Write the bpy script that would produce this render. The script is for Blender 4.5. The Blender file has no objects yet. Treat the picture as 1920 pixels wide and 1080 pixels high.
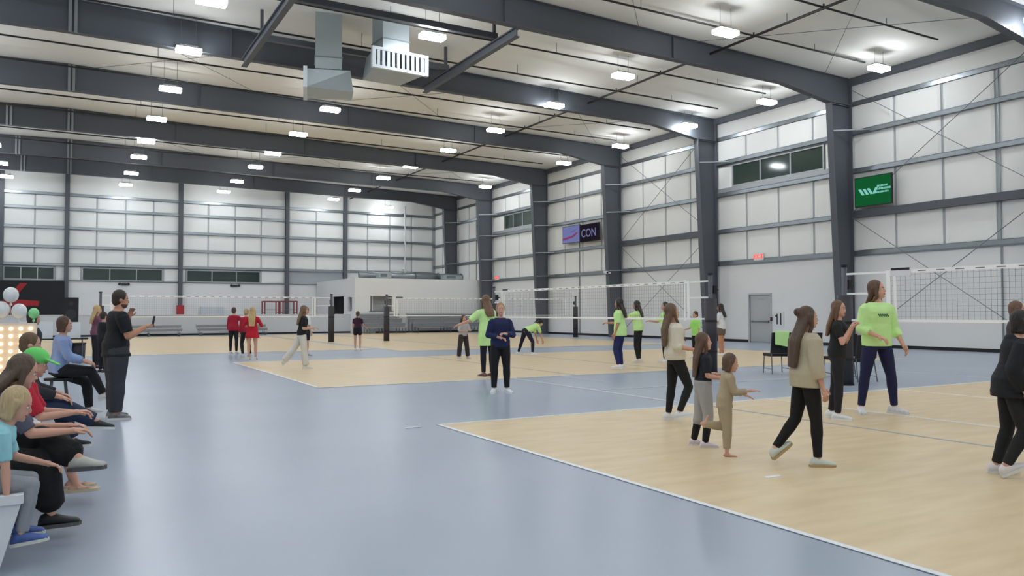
import bpy, bmesh, math, random
from mathutils import Vector, Matrix
random.seed(7)
PI = math.pi
scene = bpy.context.scene
COL = scene.collection
R = math.radians

# ------------------------------------------------------------------ camera
F_PX, YAW, PITCH, ROLL, CAM_H = 1481.5, R(29.45), R(1.76), R(-0.12), 1.5
cam_d = bpy.data.cameras.new('camera')
cam = bpy.data.objects.new('camera', cam_d)
COL.objects.link(cam)
cam_d.sensor_width = 36.0
cam_d.lens = 36.0 * F_PX / 1920.0
cam_d.clip_end = 300
fwd = Vector((math.sin(YAW) * math.cos(PITCH), math.cos(YAW) * math.cos(PITCH), math.sin(PITCH)))
rgt = Vector((math.cos(YAW), -math.sin(YAW), 0))
upv = rgt.cross(fwd)
r2 = rgt * math.cos(ROLL) + upv * math.sin(ROLL)
u2 = -rgt * math.sin(ROLL) + upv * math.cos(ROLL)
M = Matrix((r2, u2, -fwd)).transposed().to_4x4()
M.translation = Vector((0, 0, CAM_H))
cam.matrix_world = M
scene.camera = cam

# ------------------------------------------------------------------ world (night outside), exposure
world = bpy.data.worlds.new('world')
scene.world = world
world.use_nodes = True
world.node_tree.nodes['Background'].inputs[0].default_value = (0.01, 0.013, 0.02, 1)
world.node_tree.nodes['Background'].inputs[1].default_value = 1.0
scene.view_settings.view_transform = 'Standard'
scene.view_settings.look = 'None'
scene.view_settings.gamma = 1.0
scene.view_settings.use_curve_mapping = False
scene.view_settings.exposure = 0.0
LAMP = 57.0          # radiance of each high-bay lens

# ------------------------------------------------------------------ materials
def lin(c):
    return tuple(((v / 255) / 12.92 if v / 255 <= .04045 else ((v / 255 + .055) / 1.055) ** 2.4) for v in c)
_mats = {}
def mat(name, rgb, rough=.6, metal=0.0, var=0.0, vscale=4.0, bump=0.0, bscale=30.0, stretch=None, emit=0.0, spec=None):
    if name in _mats: return _mats[name]
    m = bpy.data.materials.new(name); m.use_nodes = True
    nt = m.node_tree; b = nt.nodes['Principled BSDF']
    c = lin(rgb)
    b.inputs['Base Color'].default_value = (*c, 1)
    b.inputs['Roughness'].default_value = rough
    b.inputs['Metallic'].default_value = metal
    if spec is not None: b.inputs['Specular IOR Level'].default_value = spec
    if emit:
        b.inputs['Emission Color'].default_value = (*c, 1)
        b.inputs['Emission Strength'].default_value = emit
    if var or bump:
        tc = nt.nodes.new('ShaderNodeTexCoord'); mp = nt.nodes.new('ShaderNodeMapping')
        nt.links.new(tc.outputs['Object'], mp.inputs['Vector'])
        if stretch: mp.inputs['Scale'].default_value = stretch
        if var:
            n = nt.nodes.new('ShaderNodeTexNoise'); n.inputs['Scale'].default_value = vscale; n.inputs['Detail'].default_value = 5
            nt.links.new(mp.outputs[0], n.inputs['Vector'])
            mx = nt.nodes.new('ShaderNodeMix'); mx.data_type = 'RGBA'
            mx.inputs[6].default_value = (*[max(0, v * (1 - var)) for v in c], 1)
            mx.inputs[7].default_value = (*[min(1, v * (1 + var)) for v in c], 1)
            nt.links.new(n.outputs['Fac'], mx.inputs[0]); nt.links.new(mx.outputs[2], b.inputs['Base Color'])
        if bump:
            n2 = nt.nodes.new('ShaderNodeTexNoise'); n2.inputs['Scale'].default_value = bscale; n2.inputs['Detail'].default_value = 3
            nt.links.new(mp.outputs[0], n2.inputs['Vector'])
            bp = nt.nodes.new('ShaderNodeBump'); bp.inputs['Strength'].default_value = bump; bp.inputs['Distance'].default_value = .02
            nt.links.new(n2.outputs['Fac'], bp.inputs['Height']); nt.links.new(bp.outputs[0], b.inputs['Normal'])
    _mats[name] = m
    return m

def emit_mat(name, rgb, strength):
    if name in _mats: return _mats[name]
    m = bpy.data.materials.new(name); m.use_nodes = True
    nt = m.node_tree; nt.nodes.remove(nt.nodes['Principled BSDF'])
    e = nt.nodes.new('ShaderNodeEmission'); e.inputs[0].default_value = (*lin(rgb), 1); e.inputs[1].default_value = strength
    nt.links.new(e.outputs[0], nt.nodes['Material Output'].inputs[0])
    _mats[name] = m
    return m

def floor_mat(name, rgb, rgb2, rough, planks=False):
    m = bpy.data.materials.new(name); m.use_nodes = True
    nt = m.node_tree; b = nt.nodes['Principled BSDF']
    tc = nt.nodes.new('ShaderNodeTexCoord'); mp = nt.nodes.new('ShaderNodeMapping')
    nt.links.new(tc.outputs['Object'], mp.inputs['Vector'])
    n = nt.nodes.new('ShaderNodeTexNoise')
    if planks:
        mp.inputs['Scale'].default_value = (0.5, 2.2, 1); n.inputs['Scale'].default_value = 2.6; n.inputs['Detail'].default_value = 6
    else:
        n.inputs['Scale'].default_value = .35; n.inputs['Detail'].default_value = 4
    nt.links.new(mp.outputs[0], n.inputs['Vector'])
    mx = nt.nodes.new('ShaderNodeMix'); mx.data_type = 'RGBA'
    mx.inputs[6].default_value = (*lin(rgb), 1); mx.inputs[7].default_value = (*lin(rgb2), 1)
    ramp = nt.nodes.new('ShaderNodeMapRange'); ramp.inputs[1].default_value = .3; ramp.inputs[2].default_value = .7
    nt.links.new(n.outputs['Fac'], ramp.inputs[0]); nt.links.new(ramp.outputs[0], mx.inputs[0])
    nt.links.new(mx.outputs[2], b.inputs['Base Color'])
    b.inputs['Roughness'].default_value = rough
    b.inputs['Specular IOR Level'].default_value = .4
    _mats[name] = m
    return m

M_BLUE = floor_mat('blue_vinyl_floor', (154, 165, 180), (166, 176, 190), .3)
M_TAN = floor_mat('wood_look_vinyl_floor', (212, 188, 146), (226, 204, 166), .38, True)
M_LINE = mat('white_line_paint', (232, 234, 236), .5)
M_GLINE = mat('grey_blue_line_paint', (166, 168, 172), .5)
M_LINER = mat('white_insulation_liner', (238, 239, 235), .55, var=.04, vscale=.8, bump=.25, bscale=1.5)
M_CEIL = mat('ceiling_liner', (243, 242, 236), .7, var=.05, vscale=.7, bump=.35, bscale=.9, stretch=(.35, 1, 1))
M_SEAM = mat('liner_seam_backing', (176, 182, 186), .5)
M_WAINS = mat('painted_gypsum_wall', (233, 233, 231), .75, var=.02, vscale=1)
M_FARW = mat('grey_door_frame_paint', (184, 186, 188), .6)
M_RAFT = mat('primed_frame_steel', (86, 91, 98), .52, var=.05, vscale=2)
M_COLM = M_RAFT
M_GALV = mat('galvanised_steel', (150, 157, 162), .32, metal=.75, var=.08, vscale=6)
M_GIRTF = mat('girt_web_steel', (120, 126, 130), .45, metal=.4)
M_PIPE = mat('black_steel_pipe', (28, 27, 27), .5)
M_DUCT = mat('duct_sheet_metal', (176, 186, 188), .4, metal=.45, var=.05, vscale=3)
M_BLACK = mat('black_plastic', (18, 18, 20), .5)
M_DARKG = mat('dark_grey_plastic', (48, 51, 52), .7)
M_WHITE = mat('white_paint', (226, 228, 230), .5)
M_ALU = mat('brushed_aluminium', (190, 193, 196), .3, metal=.8)
M_CHROME = mat('chair_steel', (120, 122, 126), .3, metal=.9)
M_NETW = mat('white_net_tape', (252, 252, 248), .6)
M_NETB = mat('dark_net_cord', (116, 118, 122), .8)
M_PAD = mat('black_vinyl_pad', (52, 48, 54), .5, var=.1, vscale=3)
M_GLASS = mat('night_window_glass', (58, 72, 66), .08, var=.06, vscale=.6)
M_FRAME = mat('window_frame_metal', (172, 176, 178), .4, metal=.3)
M_RED = mat('red_vinyl', (178, 32, 42), .55)
M_REDSTEEL = mat('red_powder_coat', (150, 44, 52), .5)
M_LENS = emit_mat('lamp_lens', (244, 249, 255), LAMP)
M_HOUS = mat('lamp_housing', (205, 206, 206), .4, metal=.2)

# ------------------------------------------------------------------ mesh helpers
class MB:
    def __init__(s): s.v = []; s.f = []; s.m = []; s.mi = 0
    def quadfaces(s, fs): 
        s.f += fs; s.m += [s.mi] * len(fs)
    def box(s, a, b):
        x0, y0, z0 = a; x1, y1, z1 = b; n = len(s.v)
        s.v += [(x0,y0,z0),(x1,y0,z0),(x1,y1,z0),(x0,y1,z0),(x0,y0,z1),(x1,y0,z1),(x1,y1,z1),(x0,y1,z1)]
        s.quadfaces([(n,n+3,n+2,n+1),(n+4,n+5,n+6,n+7),(n,n+1,n+5,n+4),(n+1,n+2,n+6,n+5),(n+2,n+3,n+7,n+6),(n+3,n,n+4,n+7)])
        return s
    def hexa(s, p):      # 8 points: bottom 4 ccw, top 4 ccw
        n = len(s.v); s.v += [tuple(q) for q in p]
        s.quadfaces([(n,n+3,n+2,n+1),(n+4,n+5,n+6,n+7),(n,n+1,n+5,n+4),(n+1,n+2,n+6,n+5),(n+2,n+3,n+7,n+6),(n+3,n,n+4,n+7)])
        return s
    def prism(s, poly, axis, a, b):   # poly in the other two axes (cyclic order), extruded a..b on axis
        n = len(s.v); k = len(poly)
        for t in (a, b):
            for (p, q) in poly:
                s.v.append((t, p, q) if axis == 0 else ((p, t, q) if axis == 1 else (p, q, t)))
        s.quadfaces([tuple(range(n, n + k))[::-1], tuple(range(n + k, n + 2 * k))])
        s.quadfaces([(n + i, n + (i + 1) % k, n + k + (i + 1) % k, n + k + i) for i in range(k)])
        return s
    def beam(s, p0, p1, w, h, up=(0, 0, 1)):
        p0 = Vector(p0); p1 = Vector(p1); d = (p1 - p0).normalized(); u = Vector(up)
        if abs(d.dot(u)) > .98: u = Vector((1, 0, 0))
        x = d.cross(u).normalized() * w / 2; z = d.cross(x).normalized() * h / 2
        return s.hexa([p0 - x - z, p0 + x - z, p0 + x + z, p0 - x + z, p1 - x - z, p1 + x - z, p1 + x + z, p1 - x + z])
    def rings(s, rs, caps=True):      # list of rings (lists of points)
        n = len(s.v); k = len(rs[0])
        for r in rs: s.v += [tuple(p) for p in r]
        for i in range(len(rs) - 1):
            a = n + i * k
            s.quadfaces([(a + j, a + (j + 1) % k, a + k + (j + 1) % k, a + k + j) for j in range(k)])
        if caps:
            s.quadfaces([tuple(range(n, n + k))[::-1], tuple(range(n + (len(rs) - 1) * k, n + len(rs) * k))])
        return s
    def tube(s, p0, p1, r0, r1=None, n=8):
        r1 = r0 if r1 is None else r1
        p0 = Vector(p0); p1 = Vector(p1); d = (p1 - p0).normalized()
        u = d.orthogonal().normalized(); w = d.cross(u)
        rg = lambda c, r: [c + (u * math.cos(2*PI*i/n) + w * math.sin(2*PI*i/n)) * r for i in range(n)]
        return s.rings([rg(p0, r0), rg(p1, r1)])
    def cap(s, p0, r0, p1, r1, n=10):   # tapered capsule
        p0 = Vector(p0); p1 = Vector(p1); d = p1 - p0
        d = d.normalized() if d.length > 1e-6 else Vector((0, 0, 1))
        u = d.orthogonal().normalized(); w = d.cross(u)
        rg = lambda c, r: [c + (u * math.cos(2*PI*i/n) + w * math.sin(2*PI*i/n)) * r for i in range(n)]
        L = []
        for a in (80, 50, 25): L.append(rg(p0 - d * r0 * math.sin(R(a)), r0 * math.cos(R(a))))
        L.append(rg(p0, r0)); L.append(rg(p1, r1))
        for a in (25, 50, 80): L.append(rg(p1 + d * r1 * math.sin(R(a)), r1 * math.cos(R(a))))
        return s.rings(L)
    def ell(s, c, r, n=14, m=9, rot=None):
        c = Vector(c); L = []
        for i in range(m):
            t = -PI/2 + PI * (i + .35) / (m - .3)
            L.append([])
            for j in range(n):
                p = Vector((math.cos(t) * math.cos(2*PI*j/n) * r[0], math.cos(t) * math.sin(2*PI*j/n) * r[1], math.sin(t) * r[2]))
                if rot: p = rot @ p
                L[-1].append(c + p)
        return s.rings(L)
    def mesh(s, name):
        me = bpy.data.meshes.new(name); me.from_pydata([tuple(p) for p in s.v], [], s.f)
        return me
    def build(s, name, material, parent=None, smooth=False):
        me = s.mesh(name)
        ms = material if isinstance(material, (list, tuple)) else [material]
        for q in ms: me.materials.append(q)
        if len(ms) > 1: me.polygons.foreach_set('material_index', s.m)
        if smooth: me.polygons.foreach_set('use_smooth', [True] * len(me.polygons))
        return link(name, me, parent)

def link(name, me, parent=None, loc=(0, 0, 0)):
    o = bpy.data.objects.new(name, me); COL.objects.link(o); o.parent = parent; o.location = loc
    return o
def tag(o, label, cat, group=None):
    o['label'] = label; o['category'] = cat
    if group: o['group'] = group
    return o
def struct(o): o['kind'] = 'structure'; return o
def thing(name, label, cat, loc=(0, 0, 0), rz=0, group=None):
    o = bpy.data.objects.new(name, None); COL.objects.link(o); o.empty_display_size = .2
    o.location = loc; o.rotation_euler = (0, 0, rz)
    return tag(o, label, cat, group)
def copy_tree(o, parent=None):
    c = o.copy(); COL.objects.link(c); c.parent = parent
    for ch in list(o.children): copy_tree(ch, c)
    return c
def text_mesh(name, body, size, material, parent, loc, rot, bold=.0, ext=.004):
    cu = bpy.data.curves.new(name, 'FONT'); cu.body = body; cu.size = size; cu.extrude = ext; cu.offset = bold
    cu.align_x = 'CENTER'; cu.align_y = 'CENTER'
    t = bpy.data.objects.new(name + '_src', cu); COL.objects.link(t)
    dg = bpy.context.evaluated_depsgraph_get()
    me = bpy.data.meshes.new_from_object(t.evaluated_get(dg)); bpy.data.objects.remove(t)
    me.name = name; me.materials.clear(); me.materials.append(material)
    o = link(name, me, parent, loc); o.rotation_euler = rot
    return o

# ------------------------------------------------------------------ the hall
W, YF, YB, XL = 29.48, 66.5, -14.0, -29.48
FRAMES = [-10.0, -1.9, 6.2, 14.2, 22.3, 30.4, 38.5, 46.9, 55.2, 61.6]
ZR, ZE = 12.15, 11.5          # roof at ridge and eave
def roof(x): return ZR - (ZR - ZE) * abs(x) / W

floor = struct(MB().box((XL, YB, -.2), (W, YF, 0)).build('floor', M_BLUE))
def slab(name, x0, y0, x1, y1, z0, z1, m): return MB().box((x0, y0, z0), (x1, y1, z1)).build(name, m, floor)
T1, T2, T3 = .004, .008, .0095
slab('court_surface', 4.35, .6, 23.3, 9.7, 0, T1, M_TAN)
slab('court_surface', 4.4, 15.65, 23.2, 24.9, 0, T1, M_TAN)
slab('court_surface', -3.0, 31.0, 11.0, 54.3, 0, T1, M_TAN)
slab('court_surface', 11.42, 28.9, 25.0, 54.3, 0, T1, M_TAN)
def yline(x, y0, y1, w=.055, m=M_LINE): slab('court_line', x - w/2, y0, x + w/2, y1, T1, T2, m)
def xline(y, x0, x1, w=.055, m=M_LINE): slab('court_line', x0, y - w/2, x1, y + w/2, T1, T3, m)
yline(4.35, .6, 9.7); xline(9.7, 4.32, 23.3); yline(13.9, .6, 9.65); yline(10.5, .6, 9.65, m=M_LINE); yline(8.93, .6, 9.65, m=M_GLINE)
xline(.6, 4.32, 23.3); yline(23.3, .6, 9.7)
yline(4.42, 15.65, 24.9); xline(15.65, 4.4, 23.2, .05); xline(24.9, 4.4, 23.2, .05, M_LINE); yline(13.9, 15.7, 24.85, m=M_GLINE); yline(10.6, 15.7, 24.85, .05, M_GLINE)
yline(8.85, 9.75, 15.6, .06); yline(10.1, 13.6, 15.6, .04); xline(12.4, 9.0, 16.0, .045); yline(18.1, 9.9, 14.0, .04)
xline(9.64, 3.85, 4.07, .05)
slab('court_line', 15.4, 29.0, 15.6, 54.2, T1, T2, M_BLUE)
slab('court_line', 5.52, 5.1, 5.7, 5.15, T1, T2, M_LINE)
xline(31.0, -3.0, 11.0, .05); xline(28.9, 11.45, 25.0, .05); 

# ceiling
ceiling = struct(MB().prism([(XL, ZE), (0, ZR), (W, ZE), (W, ZE + .3), (0, ZR + .3), (XL, ZE + .3)], 1, YB, YF).build('ceiling', M_CEIL))
def soffit(x):
    a = abs(x)
    if a <= 25.1: return 11.0 - .24 * a / 25.1
    if a <= 28.0: return 10.76 - .42 * (a - 25.1) / 2.9
    return 10.34
CIN_T, CIN_B, COUT = 28.0, 28.5, 29.28
for fy in FRAMES:
    for s in (1, -1):
        xs = [0, 8, 16, 25.1, 26.5, 28.0, COUT]
        mb = MB()
        top = [(s * x, roof(x) - .015) for x in xs]; bot = [(s * x, soffit(x)) for x in xs]
        mb.prism(top + bot[::-1], 1, fy - .012, fy + .012)
        for i in range(len(xs) - 1):          # flanges
            for (zf, th) in ((lambda x: soffit(x), .022), (lambda x: roof(x) - .04, .02)):
                x0, x1 = s * xs[i], s * xs[i + 1]
                if s < 0: x0, x1 = x1, x0
                z0, z1 = zf(x0), zf(x1)
                mb.hexa([(x0, fy-.15, z0), (x1, fy-.15, z1), (x1, fy+.15, z1), (x0, fy+.15, z0), (x0, fy-.15, z0+th), (x1, fy-.15, z1+th), (x1, fy+.15, z1+th), (x0, fy+.15, z0+th)])
        for x in (5.2, 12.3, 19.4):            # splice stiffeners
            mb.box((s*x - .02, fy - .13, soffit(x)), (s*x + .02, fy + .13, roof(x) - .05))
        mb.build('rafter', M_RAFT, ceiling)

for fy in FRAMES:
    for x in ([0.0] if fy < 40 else [0.0, -2.7]):
        MB().box((x - .05, fy - .17, soffit(x) - .02), (x + .05, fy - .155, roof(x) - .03)).box((x + .12, fy - .17, soffit(x) - .02), (x + .22, fy - .155, roof(x) - .03)).build('splice_plate', M_GALV, ceiling)

for (a, b) in ((14.2, 22.3), (30.4, 38.5), (46.9, 55.2)):
    for x in (0.5, 10.3, 20.1):
        for (y0, y1) in ((a, b), (b, a)):
            MB().tube((x, y0, roof(x) - .12), (x + 7.6, y1, roof(x + 7.6) - .12), .011, n=5).build('roof_cable', M_GIRTF, ceiling)

# walls: liner panels between girts
GIRTS = [4.0, 5.62, 7.5, 9.15, 10.42]
def wall_side(name, s):
    w = struct(MB().box((s*W if s > 0 else s*W - .25, YB, 0), (s*W + .25 if s > 0 else s*W, YF, ZE + .25)).build(name, M_SEAM))
    return w
wall_right = wall_side('wall_right', 1)
wall_left = wall_side('wall_left', -1)
wall_back = struct(MB().box((XL, YB - .25, 0), (W, YB, ZE + .8)).build('wall_back', M_LINER))
wall_far = struct(MB().box((XL, YF, 0), (W, YF + .25, ZE + .8)).build('wall_far', M_SEAM))

def column(parent, s, fy):
    mb = MB()
    x = lambda v: s * v
    mb.prism([(x(CIN_B), 0), (x(COUT), 0), (x(COUT), 10.28), (x(CIN_T), 10.28)], 1, fy - .012, fy + .012)
    # inner flange (tapered), outer flange
    a, b = (x(CIN_B), 0), (x(CIN_T), 10.34)
    t = .03 * s
    mb.hexa([(a[0], fy-.16, 0), (a[0]+t, fy-.16, 0), (a[0]+t, fy+.16, 0), (a[0], fy+.16, 0), (b[0], fy-.16, b[1]), (b[0]+t, fy-.16, b[1]), (b[0]+t, fy+.16, b[1]), (b[0], fy+.16, b[1])])
    mb.box((min(x(COUT), x(COUT-.03)), fy-.16, 0), (max(x(COUT), x(COUT-.03)), fy+.16, ZE - .02))
    mb.box((min(x(CIN_T), x(COUT)), fy-.13, 10.28), (max(x(CIN_T), x(COUT)), fy+.13, 10.31))
    return mb.build('column', M_COLM, parent)

def liner(parent, axis, plane, sgn, a, b, z0, z1, skip=()):
    """one bulging insulation panel proud of the wall plane by 2..6 cm towards the hall"""
    d0, d1 = plane - sgn * .0, plane - sgn * .035
    m = .055
    n = 3
    mb = MB()
    def P(u, z, d): return (d, u, z) if axis == 'Y' else (u, d, z)
    u0, u1, q0, q1 = a + m, b - m, z0 + .03, z1 - .03
    mid = plane - sgn * .06
    us = [u0, u0 + .12, u1 - .12, u1]; zs = [q0, q0 + .12, q1 - .12, q1]
    n0 = len(mb.v)
    for i in range(4):
        for j in range(4):
            e = (i in (0, 3)) or (j in (0, 3))
            mb.v.append(P(us[i], zs[j], d1 if e else mid))
    fs = []
    for i in range(3):
        for j in range(3):
            q = (n0+i*4+j, n0+(i+1)*4+j, n0+(i+1)*4+j+1, n0+i*4+j+1)
            fs.append(q if (axis == 'X') == (sgn > 0) else q[::-1])
    mb.quadfaces(fs)
    # rim back to the wall
    loop = [0, 4, 8, 12, 13, 14, 15, 11, 7, 3, 2, 1]
    back = len(mb.v)
    for k in loop:
        v = mb.v[n0 + k]
        mb.v.append((plane, v[1], v[2]) if axis == 'Y' else (v[0], plane, v[2]))
    mb.quadfaces([(n0 + loop[k], n0 + loop[(k+1) % 12], back + (k+1) % 12, back + k) for k in range(12)])
    return mb.build('liner_panel', M_LINER, parent)

def girt(parent, axis, plane, sgn, a, b, z, deep=.2):
    mb = MB()
    d = plane - sgn * deep
    lo, hi = min(plane, d), max(plane, d)
    def B(u0, u1, e0, e1, z0, z1):
        e0, e1 = min(e0, e1), max(e0, e1)
        mb.box((e0, u0, z0) if axis == 'Y' else (u0, e0, z0), (e1, u1, z1) if axis == 'Y' else (u1, e1, z1))
    B(a, b, plane, d, z + .085, z + .1)            # upper flange seen as shelf
    B(a, b, d, d + sgn * .012, z - .1, z + .1)     # web / face
    B(a, b, plane, d, z - .1, z - .085)
    return mb.build('girt', M_GALV, parent)

RB = [14.2, 22.3, 30.4, 38.5, 46.9, 55.2, 61.6, YF]
RB = [6.2] + RB
WIN_R = {1: None}
NP = 4
for k in range(len(RB) - 1):
    a, b = RB[k], RB[k + 1]
    npan = 4 if b - a > 7 else 3
    rows = [(4.0, 5.62), (5.62, 7.5), (7.5, 9.15), (9.15, 10.42)]
    for (z0, z1) in rows:
        for i in range(npan):
            u0, u1 = a + (b - a) * i / npan, a + (b - a) * (i + 1) / npan
            if (abs(a - 22.3) < .1 or abs(a - 46.9) < .1) and z0 == 7.5: continue
            liner(wall_right, 'Y', W, 1, u0, u1, z0, z1)
    liner(wall_right, 'Y', W, 1, a, b, 10.42, 11.25)
    for z in GIRTS:
        if abs(z - 5.62) < .01 and (abs(a - 14.2) < .1 or abs(a - 30.4) < .1):
            MB().box((W - .32, a + .2, z - .14), (W - .02, b - .2, z + .16)).build('wind_beam', M_COLM, wall_right)
        else:
            girt(wall_right, 'Y', W, 1, a + .02, b - .02, z, .1 if z > 10 else (.2 if z > 4.1 else .12))
    MB().box((W - .28, a + .02, 11.22), (W - .02, b - .02, 11.5)).build('eave_strut', M_RAFT, wall_right)
for fy in FRAMES:
    column(wall_right, 1, fy); column(wall_left, -1, fy)
MB().box((W - .06, YB, 0), (W, 26.9, 3.9)).build('gypsum_panel', M_WAINS, wall_right)
MB().box((W - .06, 28.22, 0), (W, YF, 3.9)).build('gypsum_panel', M_WAINS, wall_right)
MB().box((W - .06, 26.9, 2.32), (W, 28.22, 3.9)).build('gypsum_panel', M_WAINS, wall_right)
MB().box((W - .14, YB, 3.86), (W, YF, 3.92)).build('wall_cap', M_GIRTF, wall_right)
bb = struct(MB().box((W - .085, YB, 0), (W - .06, 26.8, .13)).box((W - .085, 28.3, 0), (W - .06, 56, .13)).build('baseboard_right', M_BLACK))
# windows of the right wall: three panes each
def wall_window(name, axis, plane, sgn, a, b, z0, z1, n, glass, surround=None):
    def B(mb, u0, u1, d0, d1, q0, q1):
        e0, e1 = plane - sgn * d0, plane - sgn * d1; e0, e1 = min(e0, e1), max(e0, e1)
        mb.box((e0, u0, q0) if axis == 'Y' else (u0, e0, q0), (e1, u1, q1) if axis == 'Y' else (u1, e1, q1))
    mb = MB(); f = .07
    B(mb, a, b, 0, .1, z0, z0 + f); B(mb, a, b, 0, .1, z1 - f, z1)
    for i in range(n + 1):
        u = a + (b - a - f) * i / n
        B(mb, u, u + f, 0, .1, z0 + f, z1 - f)
    w = struct(mb.build(name, M_FRAME))
    for i in range(n):
        g = MB(); u0 = a + (b - a - f) * i / n + f; u1 = a + (b - a - f) * (i + 1) / n
        B(g, u0, u1, .02, .04, z0 + f, z1 - f); g.build('pane', glass, w)
    return w
for n, (a, b) in enumerate([(23.7, 29.3), (49.0, 53.3)], 1):
    wall_window('window_%d' % n, 'Y', W, 1, a, b, 7.85, 8.98, 3, M_GLASS)
    fa, fb = (22.3, 30.4) if n == 1 else (46.9, 55.2)
    for (u0, u1) in ((fa, a), (b, fb)): liner(wall_right, 'Y', W, 1, u0, u1, 7.6, 9.05)
    MB().box((W - .12, fa + .1, 7.62), (W, fb - .1, 7.84)).build('sill', M_FRAME, wall_right)
    MB().box((W - .12, fa + .1, 8.99), (W, fb - .1, 9.05)).build('head_trim', M_GIRTF, wall_right)
# flange braces and cables on the right wall
def brace(fy, z):
    MB().beam((W - .2, fy - 1.0, z), (CIN_T + (CIN_B - CIN_T) * (1 - z / 10.3) + .02, fy - .02, z), .05, .05).build('flange_brace', M_GALV, wall_right)
for fy in FRAMES:
    if fy < 14: continue
    brace(fy, 9.15)
    if fy > 38: brace(fy, 7.5); brace(fy, 4.0)
    if fy > 46: brace(fy, 5.62)
for (a, b) in ((14.2, 22.3), (30.4, 38.5)):
    for (z0, z1) in ((.2, 5.5), (5.7, 11.0)):
        for (p, q) in (((a + .2, z0), (b - .2, z1)), ((a + .2, z1), (b - .2, z0))):
            MB().tube((W - .36, p[0], p[1]), (W - .36, q[0], q[1]), .014, n=6).build('cross_cable', M_GIRTF, wall_right)
for y in (16.1, 43.0, 58):
    MB().tube((W - .1, y, .1), (W - .1, y, 10.3), .03).build('conduit', M_GALV, wall_right)

# far wall
FX = [-29.3, -20.5, -12.3, -4.0, 0.02, 7.74, 15.95, 20.9, 29.1]
FX = [-20.1, -12.1, -4.05, 0.0, 7.74, 15.95, 20.9, 29.2]
for k in range(len(FX) - 1):
    a, b = FX[k], FX[k + 1]
    npan = max(2, round((b - a) / 2))
    for (z0, z1) in [(5.05, 6.35), (6.35, 7.75), (7.75, 9.15), (9.15, 10.2)]:
        for i in range(npan):
            liner(wall_far, 'X', YF, 1, a + (b - a) * i / npan, a + (b - a) * (i + 1) / npan, z0, z1)
    liner(wall_far, 'X', YF, 1, a, b, 10.2, roof((a + b) / 2) - .1)
    for z in (5.05, 6.35, 7.75, 9.15, 10.2): girt(wall_far, 'X', YF, 1, a, b, z)
    if b > -5:
        liner(wall_far, 'X', YF, 1, a, b, 3.86, 5.05) if k > 5 or k == 0 else None
for x in FX[:-1]:
    mb = MB().box((x - .15, YF - .42, 0), (x + .15, YF - .40, roof(x) - .05)).box((x - .15, YF - .12, 0), (x + .15, YF - .1, roof(x) - .05)).box((x - .012, YF - .41, 0), (x + .012, YF - .1, roof(x) - .05))
    mb.build('column', M_COLM, wall_far)
MB().box((XL, YF - .08, 0), (W, YF, 3.86)).build('gypsum_panel', M_WAINS, wall_far)
MB().box((XL, YF - .14, 3.84), (W, YF, 3.9)).build('wall_cap', M_GIRTF, wall_far)
for n, (a, b) in enumerate([(-3.9, -.75), (1.0, 6.5), (8.2, 13.85)], 3):
    wall_window('window_%d' % n, 'X', YF, 1, a, b, 3.92, 4.88, 3, M_GLASS)
for (a, b) in ((-.7, .95), (6.55, 8.15), (13.9, 15.9)):
    liner(wall_far, 'X', YF, 1, a, b, 3.9, 4.95)

# block of rooms in the far corner
BX, BY, BZ = 18.4, 56.0, 4.0
block = MB()
block.box((BX, BY, 0), (19.6, BY + .15, BZ)).box((21.3, BY, 0), (W - .09, BY + .15, BZ)).box((19.6, BY, 0), (21.3, BY + .15, 1.62)).box((19.6, BY, 2.73), (21.3, BY + .15, BZ))
block.box((BX, BY + .15, 0), (BX + .15, 56.6, BZ)).box((BX, 56.6, 0), (BX + .15, 57.6, 1.62)).box((BX, 56.6, 2.65), (BX + .15, 57.6, BZ)).box((BX, 57.6, 0), (BX + .15, 58.6, BZ))
block.box((BX, 58.6, 2.75), (BX + .15, 61.6, BZ)).box((BX, 61.6, 0), (BX + .15, YF - .5, BZ))
block.box((BX, BY, BZ), (W - .09, YF - .46, BZ + .06)).box((BX + .15, YF - .56, 0), (W - .09, YF - .46, BZ))
wall_block = struct(block.build('wall_block', M_WAINS))
struct(MB().box((20.0, BY - .02, 0), (W - .09, BY, .1)).build('baseboard_block', M_BLACK))
MB().box((19.5, BY - .03, 1.56), (21.4, BY + .18, 1.62)).build('counter_sill', M_GIRTF, wall_block)
MB().box((19.7, BY + 1.2, 0), (W - 1, BY + 1.3, 3.9)).build('inner_partition', M_WAINS, wall_block)
MB().box((BX + 1.4, 56.3, 0), (BX + 1.5, 63, 3.9)).build('inner_partition', M_WAINS, wall_block)

# door in the right wall
door = struct(MB().box((W - .1, 26.82, 0), (W, 26.9, 2.4)).box((W - .1, 28.22, 0), (W, 28.3, 2.4)).box((W - .1, 26.9, 2.32), (W, 28.22, 2.4)).build('door_1', M_FARW))
leaf = MB().box((W - .03, 26.9, .01), (W, 28.22, 2.32)).build('door_leaf', mat('door_paint', (182, 184, 184), .5), door)
MB().box((W - .12, 27.0, 1.0), (W - .06, 28.1, 1.06)).box((W - .07, 27.02, .98), (W - .03, 27.08, 1.08)).box((W - .07, 28.02, .98), (W - .03, 28.08, 1.08)).build('push_bar', M_GIRTF, leaf)
MB().box((W - .045, 26.98, .05), (W - .03, 28.14, .36)).build('kick_plate', M_ALU, leaf)

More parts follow.
